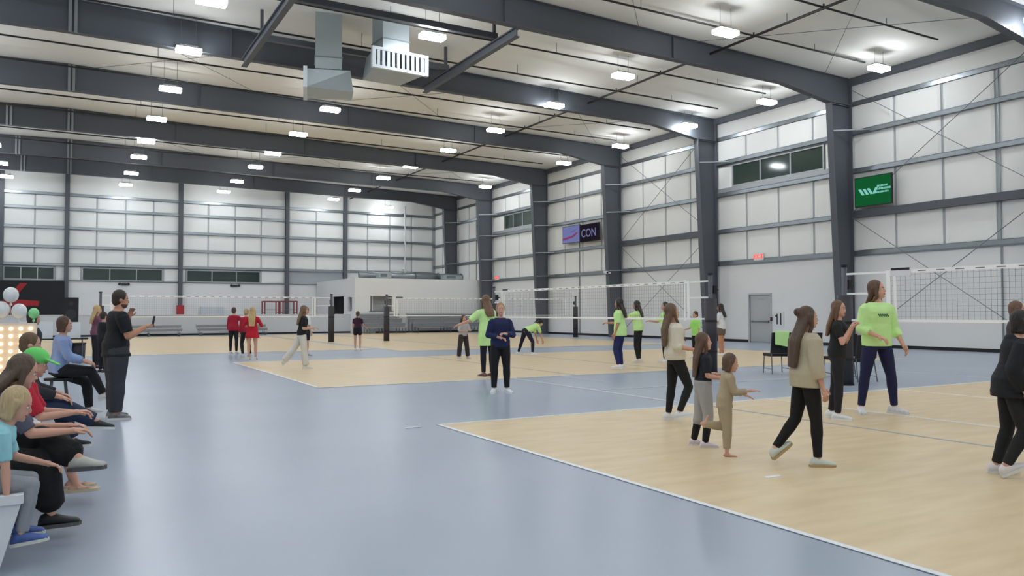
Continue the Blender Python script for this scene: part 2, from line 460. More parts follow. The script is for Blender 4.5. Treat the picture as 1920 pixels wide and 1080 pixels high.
# ------------------------------------------------------------------ roof frame for the air unit, sprinklers, ducts
rf = thing('roof_unit_frame', 'dark steel support frame under the roof around the air diffusers', 'beam', (9.3, 26.3, 0))
for x in (5.65, 12.9):
    MB().box((x - 9.3 - .1, -3.82, 10.62), (x - 9.3 + .1, 3.92, 10.66)).box((x - 9.3 - .1, -3.82, 10.9), (x - 9.3 + .1, 3.92, 10.94)).box((x - 9.3 - .02, -3.82, 10.66), (x - 9.3 + .02, 3.92, 10.9)).build('long_beam', M_RAFT, rf)
for y in (-2.4, 1.6):
    MB().box((-3.6, y - .09, 10.96), (3.6, y + .09, 11.16)).build('cross_beam', M_RAFT, rf)
for x in (-3.5, 3.5):
    for y in (-2.4, 1.6): MB().box((x - .05, y - .05, 11.16), (x + .05, y + .05, roof(9.3 + x) + .02)).build('hanger_post', M_RAFT, rf)

def diffuser(label, loc, rz, L=2.1):
    t = thing('air_diffuser', label, 'duct', loc, rz)
    top = roof(loc[0]) - loc[2]
    MB().box((-.5, -.45, .75), (.5, .45, top + .02)).build('drop_duct', M_DUCT, t)
    for z in (1.15,): MB().box((-.53, -.48, z), (.53, .48, z + .04)).build('duct_flange', M_GALV, t)
    h = MB().hexa([(-L/2 + .12, -.75, .0), (L/2 - .12, -.75, .0), (L/2 - .35, .85, -.02), (-L/2 + .35, .85, -.02), (-L/2 + .1, -.75, .62), (L/2 - .1, -.75, .62), (L/2 - .45, .75, .75), (-L/2 + .45, .75, .75)]); del h.f[2]; del h.m[2]; h.build('plenum_box', M_DUCT, t)
    fr = MB()
    fr.box((-L/2, -.85, -.04), (L/2, -.72, .06)).box((-L/2, -.85, .58), (L/2, -.72, .68)).box((-L/2, -.85, .06), (-L/2 + .12, -.72, .58)).box((L/2 - .12, -.85, .06), (L/2, -.72, .58))
    fr.build('grille_frame', mat('grille_white', (214, 222, 226), .4), t)
    for i in range(10):
        x = -L/2 + .14 + (L - .28) * (i + .5) / 10
        MB().box((x - .05, -.83, .06), (x + .05, -.79, .58)).build('louvre_blade', mat('grille_white', (214, 222, 226), .4), t)
    return t
diffuser('pale metal air diffuser with louvred grille facing the courts', (9.85, 26.1, 9.8), R(4))
diffuser('tall metal air duct drop with its grille turned sideways, beside the louvred diffuser', (8.0, 27.4, 9.25), R(-105), 1.8)

sp = thing('sprinkler_pipework', 'black sprinkler pipes with branch lines running under the white ceiling', 'pipe', (21.3, 0, 11.35))
MB().tube((0, YB + .1, 0), (0, YF - .3, 0), .05).build('main_pipe', M_PIPE, sp)
branches = []
for k in range(2, len(FRAMES)):
    fy = FRAMES[k]
    for dy in (2.9, 5.9):
        y = fy + dy
        if y > 60: continue
        MB().tube((-21.3 - 14, y, .16), (27.4 - 21.3, y, .0), .036).build('branch_pipe', M_PIPE, sp)
        MB().tube((0, y, 0), (0, y, .14), .03).build('riser_nipple', M_PIPE, sp)
        for x in (3.0, 9.5, 16.2, 24.5):
            MB().tube((x - 21.3, y, .04), (x - 21.3, y, roof(x) - 11.35), .012, n=5).build('hanger_rod', M_GIRTF, sp)
    MB().tube((0, fy + 4.4, 0), (0, fy + 4.4, roof(21.3) - 11.35), .014, n=5).build('hanger_rod', M_GIRTF, sp)

# ------------------------------------------------------------------ high-bay lamps
LZ = 10.9
def lamp():
    t = thing('ceiling_light', 'white LED high-bay lamp hanging from the ceiling', 'ceiling light', (0, 0, LZ), 0, 'high-bay lamps in rows under the roof')
    MB().box((-.418, -.198, .03), (.418, .198, .06)).box((-.3, -.1, .06), (.3, .1, .14)).build('housing', M_HOUS, t)
    MB().box((-.42, -.2, -.11), (.42, .2, .03)).build('lens', M_LENS, t)
    return t
L0 = lamp()
YS = [-9, -3, 2.6, 8.1, 13.6, 19.3, 24.9, 30.0, 35.6, 41.4, 46.7, 52.1, 58.4, 63.9]
spots = []
for rowx in (-19.2, -10.5, -3.7, 3.7, 10.5, 19.15, 27.15):
    for y in YS:
        if rowx > 27 and y > 55: continue
        if rowx == 10.5 and 28 < y < 32: continue
        if rowx < -5 and y > 62: continue
        if any(abs(y - f) < .3 for f in FRAMES): y += .45
        spots.append((rowx, y, LZ))
spots.append((24.3, 65.0, 10.7))
spots = [(10.72, 24.45, LZ) if (x == 10.5 and 24 < y < 26) else (x, y, z) for (x, y, z) in spots]
lamps = [L0] + [copy_tree(L0) for _ in spots[1:]]
def in_picture(x, y, z):
    for dx in (-.42, .42):
        for dy in (-.2, .2):
            for dz in (-.11, .03):
                d = Vector((x + dx, y + dy, z + dz - CAM_H)); f = d.dot(fwd)
                if f > .1 and abs(d.dot(r2) / f) * F_PX <= 960 and abs(d.dot(u2) / f) * F_PX <= 540: return True
    return False
for o, (x, y, z) in zip(lamps, spots):
    o.location = (x, y, z)
    if not in_picture(x, y, z):
        o.name = 'ceiling_light_offscreen'
        for ch in o.children:
            if ch.name.startswith('lens'): ch.name = 'lens_offscreen'
    for dx in (-.25, .25):
        MB().tube((dx, 0, .1), (dx, 0, roof(x + dx) - z + .01), .008, n=5).build('drop_rod', M_GIRTF, o)

# ------------------------------------------------------------------ volleyball nets and posts
def post(label, x, y, rz, padtop=1.83, r=.055):
    t = thing('net_post', label, 'net post', (x, y, 0), rz, None)
    MB().tube((0, 0, 0), (0, 0, 2.42), r, n=14).build('pole', mat('slate_post_paint', (84, 84, 94), .45), t, True)
    MB().tube((0, 0, 2.42), (0, 0, 2.46), r + .012, n=14).build('top_cap', M_BLACK, t)
    MB().tube((0, 0, .02), (0, 0, padtop), r + .095, n=16).build('pad', M_PAD, t, True)
    MB().tube((0, 0, 0), (0, 0, .03), .16, n=18).build('floor_plate', M_BLACK, t)
    for z in (.5, 1.25): MB().tube((0, 0, z), (0, 0, z + .05), r + .1, n=16).build('pad_strap', M_BLACK, t)
    MB().box((.06, -.05, 1.95), (.17, .05, 2.15)).box((.05, -.03, 2.0), (.06, .03, 2.1)).tube((.17, 0, 2.05), (.25, 0, 2.05), .02).build('winch', M_BLACK, t)
    return t
def net(label, p0, p1, inset0=.95, inset1=.95, top=2.3, bot=1.3):
    p0 = Vector((*p0, 0)); p1 = Vector((*p1, 0)); L = (p1 - p0).length; ang = math.atan2((p1 - p0).y, (p1 - p0).x)
    t = thing('volleyball_net', label, 'net', p0, ang)
    a, b = inset0, L - inset1
    MB().box((a, -.008, top - .07), (b, .008, top)).build('top_tape', M_NETW, t)
    MB().box((a, -.008, bot), (b, .008, bot + .05)).build('bottom_tape', M_NETW, t)
    for x, w in ((a, .09), (b - .09, .09)): MB().box((x, -.01, bot), (x + w, .01, top)).build('side_tape', M_NETW, t)
    for x in (a + .16, b - .2): MB().box((x, -.014, bot - .02), (x + .05, .014, top + .02)).build('antenna_sleeve', M_NETW, t)
    for x0, x1, e in ((.0, a, 1), (b, L, -1)):
        for z, g in ((top - .035, .057), (top - .44, .057), (bot + .025, .157)): x0, x1 = (g, a) if e > 0 else (b, L - g); MB().box((x0, -.006, z - .02), (x1, .006, z + .02)).build('tension_strap', M_NETW, t)
    dash = MB(); x = a + .3
    while x < b - .3: dash.box((x, -.0095, top - .045), (x + .16, .0095, top - .028)); x += .36
    dash.build('tape_lacing', M_NETB, t)
    g = MB(); th = .0017
    x = a + .1
    while x < b: g.box((x - th, -th, bot + .04), (x + th, th, top - .06)); x += .1
    z = bot + .1
    while z < top - .07: g.box((a, -th, z - th), (b, th, z + th)); z += .1
    o = g.build('net_mesh', M_NETB, t); o['kind'] = 'stuff'
    for x in (a + .1,):
        MB().box((x, -.02, top - .12), (x + .42, .02, top + .03)).build('corner_sleeve', M_WHITE, t)
        MB().box((x + .02, -.024, top - .01), (x + .4, .024, top + .035)).build('sleeve_cap', M_BLACK, t)
    return t
NX = 13.9
post('padded net post beside black chairs between the two nearer courts', NX, 10.75, 0)
post('padded net post of the front court, at its far side from the chairs', NX, -.6, 0)
net('volleyball net of the front court, in front of the long white wall', (NX, 10.75), (NX, -.6))
post('padded net post behind girl in black tee and grey sweatpants', NX, 14.62, 0)
post('padded net post behind the girl in navy pullover', NX, 26.0, 0)
net('volleyball net of the middle court, strung across in front of the steel columns', (NX, 26.0), (NX, 14.62), .6, .75)
post('padded net post next to the black doorway of the corner room block', 11.85, 39.8, R(90))
post('padded net post standing behind the man in black tee', 1.35, 39.8, R(90))
net('volleyball net in front of the low white wall', (1.35, 39.8), (11.85, 39.8), .4, .8)
post('padded net post in front of serving window', 14.75, 39.6, R(90))
post('slim padded net post near the right wall, far court', 26.75, 39.6, R(90))
net('volleyball net in front of serving window and bleachers', (14.75, 39.6), (26.75, 39.6), .4, .7)

# ------------------------------------------------------------------ low wall and things behind it
lw = struct(MB().box((-8, 57.0, 0), (BX, 57.25, 1.36)).build('wall_low', mat('low_wall_paint', (206, 208, 208), .6)))
MB().box((-8, 56.96, 1.36), (BX, 57.29, 1.4)).build('wall_cap', M_WHITE, lw)
struct(MB().box((-8, 56.97, 0), (BX, 57.0, .12)).build('baseboard_low', M_BLACK))
for x, l in ((0.0, 'red padded sleeve on the column beside the black banner'), (7.74, 'red padded sleeve on the column between two long windows')):
    t = thing('column_pad', l, 'pad', (x, YF - .27, 0))
    for dx, dy, sx, sy in ((0, -.2, .5, .06), (-.22, .0, .06, .36), (.22, .0, .06, .36)):
        MB().box((dx - sx/2, dy - sy/2, .02), (dx + sx/2, dy + sy/2, 2.1)).build('pad_face', M_RED, t)
cab = thing('storage_cabinet', 'white storage cabinet behind the low white wall', 'cabinet', (10.05, 65.9, 0))
MB().box((-.85, -.35, .06), (.85, .35, 2.0)).build('body', M_WHITE, cab)
for sx in (-1, 1):
    d = MB().box((min(sx*.01, sx*.83), -.37, .1), (max(sx*.01, sx*.83), -.35, 1.96)).build('door', mat('cabinet_door', (206, 212, 218), .4), cab)
    MB().box((sx*.06 - .01, -.39, 1.0), (sx*.06 + .01, -.37, 1.15)).build('handle', M_CHROME, d)
for sx in (-.8, .8):
    MB().box((sx - .04, -.3, 0), (sx + .04, .3, .06)).build('foot', M_BLACK, cab)
def rack(x, y, lab):
    t = thing('power_rack', lab, 'gym rack', (x, y, 0))
    for dx in (-.55, .55):
        for dy in (-.5, .5): MB().box((dx - .04, dy - .04, 0), (dx + .04, dy + .04, 2.45)).build('upright', M_REDSTEEL, t)
        MB().box((dx - .04, -.5, 2.37), (dx + .04, .5, 2.45)).build('side_rail', M_REDSTEEL, t)
        MB().box((dx - .03, -.5, 1.5), (dx + .03, .5, 1.55)).build('safety_bar', M_REDSTEEL, t)
    for dy in (-.5, .5): MB().box((-.55, dy - .04, 2.37), (.55, dy + .04, 2.45)).build('cross_rail', M_REDSTEEL, t)
    MB().tube((-.5, -.58, 1.75), (.5, -.58, 1.75), .016).build('pull_bar', M_CHROME, t)
    return t
rack(14.4, 65.2, 'red steel gym rack behind low wall, beside the far column')
rack(15.6, 64.2, 'red steel gym rack behind low wall, next to the room block')

# banner on the far wall
bn = thing('wall_banner', 'large black wall banner with a red angular emblem', 'banner', (-2.1, YF - .5, .4))
MB().box((-2.0, -.02, 0), (2.0, .02, 3.42)).build('cloth', mat('black_banner_cloth', (34, 35, 38), .8, var=.1, vscale=2), bn)
em = MB()
for poly in ([(-.75, 3.25), (-.3, 3.25), (-1.2, 2.0), (-1.75, 2.0)], [(-1.75, 2.15), (.45, 1.98), (.38, 1.62), (-1.75, 1.62)], [(-1.75, 1.62), (-1.3, 1.62), (-1.1, .9), (-1.6, 1.0)]):
    em.prism(poly, 1, -.03, -.02)
em.build('emblem', mat('emblem_red', (168, 34, 40), .7), bn)
for x in (-1.9, 1.9): MB().tube((x, 0, 3.38), (x, .4, 3.46), .015).build('hanging_cord', M_GIRTF, bn)

# emergency lamps, exit signs, camera, small sign
for x, l in ((3.8, 'twin-head black emergency lamp under the window beside the banner column'), (11.85, 'twin-head black emergency lamp under the window above the white cabinet')):
    t = thing('emergency_lamp', l, 'lamp', (x, YF - .085, 3.6))
    MB().box((-.18, -.1, 0), (.18, 0, .16)).build('battery_box', M_DARKG, t)
    for s in (-1, 1): MB().tube((s*.3, -.14, .1), (s*.3, .0, .1), .1, n=12).box((min(s*.18, s*.3), -.06, .07), (max(s*.18, s*.3), -.03, .12)).build('lamp_head', M_BLACK, t)
M_EXIT = emit_mat('exit_red', (255, 70, 60), 1.6)
for y, z, l in ((27.5, 4.17, 'red lit exit sign above the door in right wall'), (54.3, 4.2, 'red lit exit sign on right wall above the bleachers')):
    t = thing('exit_sign', l, 'sign', (W - .13, y, z), R(-90))
    MB().box((-.3, -.06, -.17), (.3, .0, .17)).build('sign_box', mat('exit_box', (232, 232, 230), .4), t)
    text_mesh('lettering', 'EXIT', .3, M_EXIT, t, (0, -.062, 0), (R(90), 0, 0), .004)
t = thing('security_camera', 'small white camera on steel column behind the middle net', 'camera', (CIN_B - .35, 38.35, 3.85))
MB().box((.0, -.05, -.05), (.28, .05, .05)).build('mount_arm', M_WHITE, t)
MB().tube((-.12, -.25, .0), (-.05, .12, .03), .1, n=12).build('camera_body', M_WHITE, t, True)
MB().tube((-.126, -.27, .0), (-.12, -.25, 0), .06, n=12).build('camera_lens', M_BLACK, t)
t = thing('wall_sign', 'white wall sign with black vertical figures beside door', 'sign', (W - .07, 26.4, .8), R(-90))
MB().box((-.31, -.012, 0), (.31, 0, .7)).build('board', M_WHITE, t)
MB().box((-.12, -.016, .1), (-.05, -.012, .6)).box((.1, -.016, .08), (.17, -.012, .62)).box((-.2, -.016, .46), (-.12, -.012, .54)).build('figures', M_BLACK, t)
t = thing('fire_alarm_bell', 'small dark alarm box on the wall between door and white sign', 'alarm', (W - .065, 26.85 - .01, 1.15), R(-90))
MB().box((-.05, -.05, -.09), (.05, 0, .09)).build('alarm_body', M_BLACK, t); MB().box((-.025, -.058, -.03), (.025, -.05, .03)).build('pull_lever', M_RED, t)

# wall screens
def screen(label, y0, y1, z0, z1, rgb, e, x=28.98):
    t = thing('wall_screen', label, 'screen', (x, (y0 + y1) / 2, (z0 + z1) / 2), R(-90))
    w, h = (y1 - y0) / 2, (z1 - z0) / 2
    MB().box((-w, -.0, -h), (w, .08, h)).build('bezel', M_BLACK, t)
    MB().box((-w + .03, -.004, -h + .03), (w - .03, 0, h - .03)).build('display', emit_mat('display_' + str(rgb), rgb, e), t)
    MB().box((-.25, .08, -.2), (.25, W - .04 - x, .2)).build('bracket', M_BLACK, t)
    return t, w, h
t, w, h = screen('green lit wall screen with pale slanted logo, beside the wide steel column', 20.12, 21.84, 5.88, 7.12, (22, 96, 52), .8)
lg = emit_mat('logo_mint', (140, 220, 205), .8)
mk = MB()
for k in range(3):
    x = -.68 + k * .2
    mk.prism([(x, .12), (x + .13, .12), (x + .3, -.14), (x + .17, -.14)], 1, -.008, -.004)
mk.prism([(-.02, -.14), (.1, -.14), (.24, .12), (.12, .12)], 1, -.008, -.004)
mk.build('logo', lg, t)
wd = MB(); random.seed(3)
for z0, z1, x0, x1 in ((.12, .2, .2, .62), (-.0, .08, .18, .76), (-.13, -.06, .1, .7)):
    x = x0
    while x < x1: wdt = random.uniform(.03, .06); wd.box((x, -.008, z0), (x + wdt, -.004, z1)); x += wdt + .018
wd.build('wordmark', lg, t)
t, w, h = screen('pale blue wall screen with red streak, next to dark lettered screen', 42.38, 44.42, 6.06, 7.2, (120, 126, 178), .8)
mk = MB().prism([(-.95, -.2), (.1, -.12), (.75, .12), (.8, .02), (.3, -.22), (-.95, -.36)], 1, -.008, -.004); mk.build('streak', emit_mat('streak_red', (140, 70, 110), .8), t)
mk = MB().prism([(-.3, .1), (.3, .16), (.7, .3), (.2, .2)], 1, -.008, -.004); mk.build('upper_streak', emit_mat('streak_blue', (90, 96, 150), .8), t)
t, w, h = screen('dark wall screen with pale letters CON, next to pale blue screen', 40.2, 42.3, 6.0, 7.14, (34, 28, 40), .8)
text_mesh('lettering', 'CON', .72, emit_mat('letters_pale', (118, 122, 160), .8), t, (-.12, -.006, -.03), (R(90), 0, 0), .008)

# things on top of the room block
t = thing('roof_duct', 'long silver duct lying on top of the corner room block', 'duct', (24, 58, BZ + .06))
MB().tube((-4.6, 0, .32), (4.2, .3, .32), .26, n=14).build('duct_run', M_GALV, t, True)
for x in (-4, -2, 0, 2, 4): MB().box((x - .05, -.3, 0), (x + .05, .5, .08)).tube((x - .03, .13, .32), (x + .03, .13, .32), .3, n=14).build('duct_saddle', M_GIRTF, t)
for x, y, w2, h2, l in ((21.0, 57.0, .5, .45, 'grey box unit near the corner on top of room block'), (26.8, 57.3, .8, .4, 'grey box unit beside steel column on top of room block')):
    t = thing('air_handler', l, 'machine', (x, y, BZ + .063)); MB().box((-w2, -.3, .06), (w2, .3, h2)).build('casing', M_DUCT, t); MB().box((-w2, -.3, 0), (-w2 + .1, .3, .06)).box((w2 - .1, -.3, 0), (w2, .3, .06)).build('skid', M_BLACK, t)
    MB().box((-w2 * .7, -.31, .14), (w2 * .3, -.3, h2 - .08)).build('access_panel', M_GIRTF, t)
dp = thing('downpipe', 'pale vertical downpipe by the far wall above the room block', 'pipe', (26.2, YF - .75, BZ + .062)); MB().tube((0, 0, 0), (0, 0, 6.9), .07).build('pipe', M_ALU, dp)
for z in (1.2, 3.7, 6.2): MB().box((-.1, -.02, z), (.1, .42, z + .06)).build('pipe_clamp', M_GIRTF, dp)

# bleachers and benches
def bleacher(label, x0, x1, y, rows=4, z0=.42, dz=.33):
    t = thing('bleacher', label, 'bleacher', ((x0 + x1) / 2, y, 0)); L = (x1 - x0) / 2
    for i in range(rows):
        yy, zz = -1.9 + i * .6, z0 + i * dz
        MB().box((-L, yy, zz - .05), (L, yy + .28, zz)).build('seat_plank', M_ALU, t)
        if i:
            MB().box((-L, yy - .3, zz - z0 + .02), (L, yy - .02, zz - z0 + .06)).build('foot_plank', M_ALU, t)
            MB().box((-L, yy + .05, zz - dz + .02), (L, yy + .07, zz - .055)).build('riser_board', mat('riser_grey', (150, 153, 156), .4, metal=.4), t)
    for x in (-L + .2, 0, L - .2):
        fr = MB()
        for i in range(rows):
            yy, zz = -1.77 + i * .6, z0 - .05 + i * dz
            fr.box((x - .025, yy - .025, 0), (x + .025, yy + .025, zz))
        fr.beam((x, -1.8, .05), (x, -1.77 + (rows - 1) * .6, .05), .05, .05)
        fr.build('support_frame', M_GIRTF, t)
    return t
bleacher('short silver bleacher under the serving window', 18.6, 21.7, 55.6)
bleacher('long silver bleacher between serving window and the right wall', 22.3, 27.9, 55.6)
bleacher('low three-row bleacher before the low wall, behind the man in black tee', 2.6, 6.6, 56.4, 3, .3, .22)
bleacher('low three-row bleacher before the low wall, near the red column sleeve', 7.5, 12.0, 56.4, 3, .3, .22)

# bench that carries the spectators
sb = thing('spectator_bench', 'white bench with sloping end panel under the seated spectators', 'bench', (-.62, 5.4, 0))
MB().box((-.38, .0, .40), (.42, 5.2, .45)).build('seat_board', M_WHITE, sb)
MB().prism([(-.38, .40), (-.30, 0), (.30, 0), (.41, .40)], 1, .02, .07).build('end_panel', M_WHITE, sb)
for y in (1.7, 3.4, 5.1): MB().prism([(-.36, .40), (-.30, 0), (.15, 0), (.2, .40)], 1, y, y + .05).build('leg_panel', M_WHITE, sb)

# chairs between the courts
def chair():
    t = thing('sideline_chair', 'x', 'chair')
    MB().box((-.24, -.22, .42), (.24, .24, .49)).build('seat', mat('chair_black', (24, 27, 30), .6), t)
    MB().hexa([(-.25, -.27, .5), (.25, -.27, .5), (.25, -.21, .5), (-.25, -.21, .5), (-.25, -.36, 1.0), (.25, -.36, 1.0), (.25, -.31, 1.0), (-.25, -.31, 1.0)]).build('backrest', mat('chair_black', (24, 27, 30), .6), t)
    for sx in (-1, 1):
        MB().tube((sx*.24, .22, 0), (sx*.22, .2, .44), .013).build('leg', M_CHROME, t)
        MB().tube((sx*.24, -.3, 0), (sx*.22, -.22, .5), .013).build('leg', M_CHROME, t)
        MB().tube((sx*.235, -.28, .12), (sx*.235, .21, .12), .009).build('stretcher', M_CHROME, t)
    return t
c0 = chair()
cs = [(15.12, 13.66, -24, 'black chair with a neon shirt over its back, behind woman in tan sweater'), (15.6, 13.2, -20, 'black chair next to the chair with neon shirt'),
      (15.2, 11.95, -20, 'black chair right behind the girl in black tee by the net post'), (14.95, 11.25, -15, 'black chair at end of row, behind the tall coach in neon sweatshirt')]
for i, (x, y, a, l) in enumerate(cs):
    o = c0 if i == 0 else copy_tree(c0)
    o.location = (x, y, 0); o.rotation_euler = (0, 0, R(a)); o['label'] = l; o['group'] = 'black chairs between the two courts'
sh = thing('draped_shirt', 'neon green shirt draped over a black chair back', 'shirt', (15.12, 13.66, 0), R(-24))
M_NEON = mat('neon_knit', (206, 248, 164), .8, var=.05, vscale=8, bump=.3, bscale=9)
MB().hexa([(-.2, -.40, .72), (.12, -.385, .66), (.12, -.375, .66), (-.2, -.385, .72), (-.19, -.385, 1.02), (.16, -.385, 1.02), (.16, -.37, 1.02), (-.19, -.37, 1.02)]).build('rear_fold', M_NEON, sh)
MB().hexa([(-.19, -.39, 1.005), (.16, -.39, 1.005), (.16, -.28, 1.005), (-.19, -.28, 1.005), (-.19, -.38, 1.03), (.16, -.38, 1.03), (.16, -.29, 1.03), (-.19, -.29, 1.03)]).hexa([(-.17, -.29, .8), (.14, -.29, .84), (.14, -.275, .84), (-.17, -.275, .8), (-.19, -.30, 1.01), (.16, -.30, 1.01), (.16, -.285, 1.01), (-.19, -.285, 1.01)]).build('front_fold', M_NEON, sh)

# table with speaker behind the seated crowd
tb = thing('folding_table', 'dark-topped folding table with white boxes behind the spectators', 'table', (-.35, 27.5, 0))
MB().box((-.95, -.38, .71), (.95, .38, .75)).build('table_top', M_BLACK, tb)
for sx in (-.8, .8):
    for sy in (-.3, .3): MB().tube((sx, sy, 0), (sx, sy, .71), .016).build('leg', M_CHROME, tb)
t = thing('cardboard_box', 'wide white box on the dark-topped table', 'box', (-.75, 27.5, .75)); MB().box((-.42, -.25, 0), (.42, .25, .5)).build('carton', M_WHITE, t); MB().box((-.42, -.03, .5), (.42, .03, .503)).build('packing_tape', mat('tape_buff', (190, 170, 130), .5), t)
t = thing('cardboard_box', 'white box under the black loudspeaker', 'box', (.1, 27.5, .75)); MB().box((-.3, -.25, 0), (.3, .25, .48)).build('carton', M_WHITE, t); MB().box((-.3, -.03, .48), (.3, .03, .483)).build('packing_tape', mat('tape_buff', (190, 170, 130), .5), t)
t = thing('loudspeaker', 'black loudspeaker cabinet standing on a white box', 'speaker', (.14, 27.5, 1.235))
MB().box((-.2, -.2, 0), (.2, .2, .74)).build('cabinet', M_BLACK, t); MB().tube((0, -.2, .24), (0, -.21, .24), .15, n=18).build('woofer', M_DARKG, t); MB().tube((0, -.2, .56), (0, -.21, .56), .07, n=14).build('tweeter', M_DARKG, t)
t = thing('trash_can', 'dark purple-black bin standing under the table end', 'bin', (.35, 27.45, 0)); MB().tube((0, 0, 0), (0, 0, .58), .17, .2, n=16).build('bin_body', mat('bin_dark', (44, 38, 50), .5), t, True); MB().tube((0, 0, .56), (0, 0, .6), .212, n=16).build('bin_rim', M_BLACK, t)

# marquee with warm bulbs and balloons
mq = thing('marquee_lights', 'light-up panel with rows of warm golden bulbs under balloons', 'light sign', (-.98, 13.4, 0))
MB().box((-.62, .0, .08), (.62, .08, 1.36)).build('panel', mat('marquee_white', (216, 212, 204), .5), mq)
MB().box((-.66, -.04, .0), (.66, .12, .08)).build('base', M_WHITE, mq)
bl = emit_mat('warm_bulb', (255, 204, 130), 5.0)
bm0 = MB().ell((0, 0, 0), (.026, .026, .026), 8, 5).mesh('bulb'); bm0.materials.append(bl)
for i in range(10):
    for j in range(11):
        link('bulb', bm0, mq, (-.54 + i * .12, -.02, .2 + j * .108))
bs = MB().ell((0, 0, 0), (1, 1, 1.12), 20, 14).mesh('balloon_skin')
for i, (x, z, r, c, l) in enumerate([(-1.03, 1.53, .10, 'green', 'green balloon at one end of the balloon bunch'), (-.805, 1.55, .11, 'white', 'white balloon beside the green end balloon'), (-.585, 1.53, .10, 'white', 'white balloon between white and small green balloon'), (-.69, 1.765, .10, 'white', 'topmost white balloon of the bunch'), (-.405, 1.5, .07, 'green', 'small green balloon at the end next to the dark-haired person')]):
    t = thing('balloon', l, 'balloon', (x, 13.44, z - r * 1.12 - .04))
    mm = mat('balloon_' + c, (228, 232, 230) if c == 'white' else (140, 224, 150), .25)
    me = bs.copy(); me.materials.append(mm); me.polygons.foreach_set('use_smooth', [True] * len(me.polygons))
    o = link('skin', me, t, (0, 0, r * 1.12 + .04)); o.scale = (r, r, r)
    MB().tube((0, 0, 0), (0, 0, .045), .02, .008, n=8).build('knot', mm, t)
    MB().tube((0, 0, 0), (0, .0, -(z - r * 1.12 - .04) + 1.361), .003, n=5).build('string', M_WHITE, t)

# ------------------------------------------------------------------ people
def remesh(mb, voxel, smooth=2, sf=.5):
    me = mb.mesh('tmp'); o = bpy.data.objects.new('tmp', me); COL.objects.link(o)
    m = o.modifiers.new('r', 'REMESH'); m.mode = 'VOXEL'; m.voxel_size = voxel
    if smooth:
        s = o.modifiers.new('s', 'SMOOTH'); s.factor = sf; s.iterations = smooth
    dg = bpy.context.evaluated_depsgraph_get()
    out = bpy.data.meshes.new_from_object(o.evaluated_get(dg))
    bpy.data.objects.remove(o); bpy.data.meshes.remove(me)
    return out
def rot3(v, ax, deg): return Matrix.Rotation(R(deg), 3, ax) @ Vector(v)
def nv(v): return Vector(v).normalized()
M_SKIN = {}
def skin(k):
    c = {'fair': (214, 164, 140), 'tan': (196, 142, 114), 'pale': (224, 178, 156)}[k]
    return mat('skin_' + k, c, .55, var=.04, vscale=6)
M_EYE = mat('eye_dark', (40, 32, 30), .3); M_EYEW = mat('eye_white', (225, 222, 218), .3); M_LIP = mat('lips', (168, 96, 90), .5)
def cloth(rgb, name=None): return mat(name or 'cloth_%d_%d_%d' % rgb, rgb, .85, var=.08, vscale=6, bump=.5, bscale=11)
def hairm(rgb): return mat('hair_%d_%d_%d' % rgb, rgb, .5, var=.3, vscale=14, bump=.8, bscale=26, stretch=(3, 3, .35))
BROWN, DBROWN, BLOND, BLACKH, LBROWN = (84, 62, 46), (48, 38, 34), (196, 168, 118), (26, 24, 26), (120, 92, 66)
NEON, NAVY, BLK, GREYP = (206, 248, 164), (26, 32, 70), (20, 21, 24), (170, 168, 166)
IMGAZ = True

TORSO = [(-.085, .085, .06, 0), (-.05, .145, .09, 0), (0, .165, .108, -.006), (.07, .166, .115, -.008), (.16, .142, .10, 0), (.24, .128, .092, .004), (.32, .142, .10, .008), (.40, .152, .104, .006), (.45, .142, .09, -.002), (.485, .108, .072, -.008), (.51, .075, .062, -.008), (.53, .058, .056, -.006)]

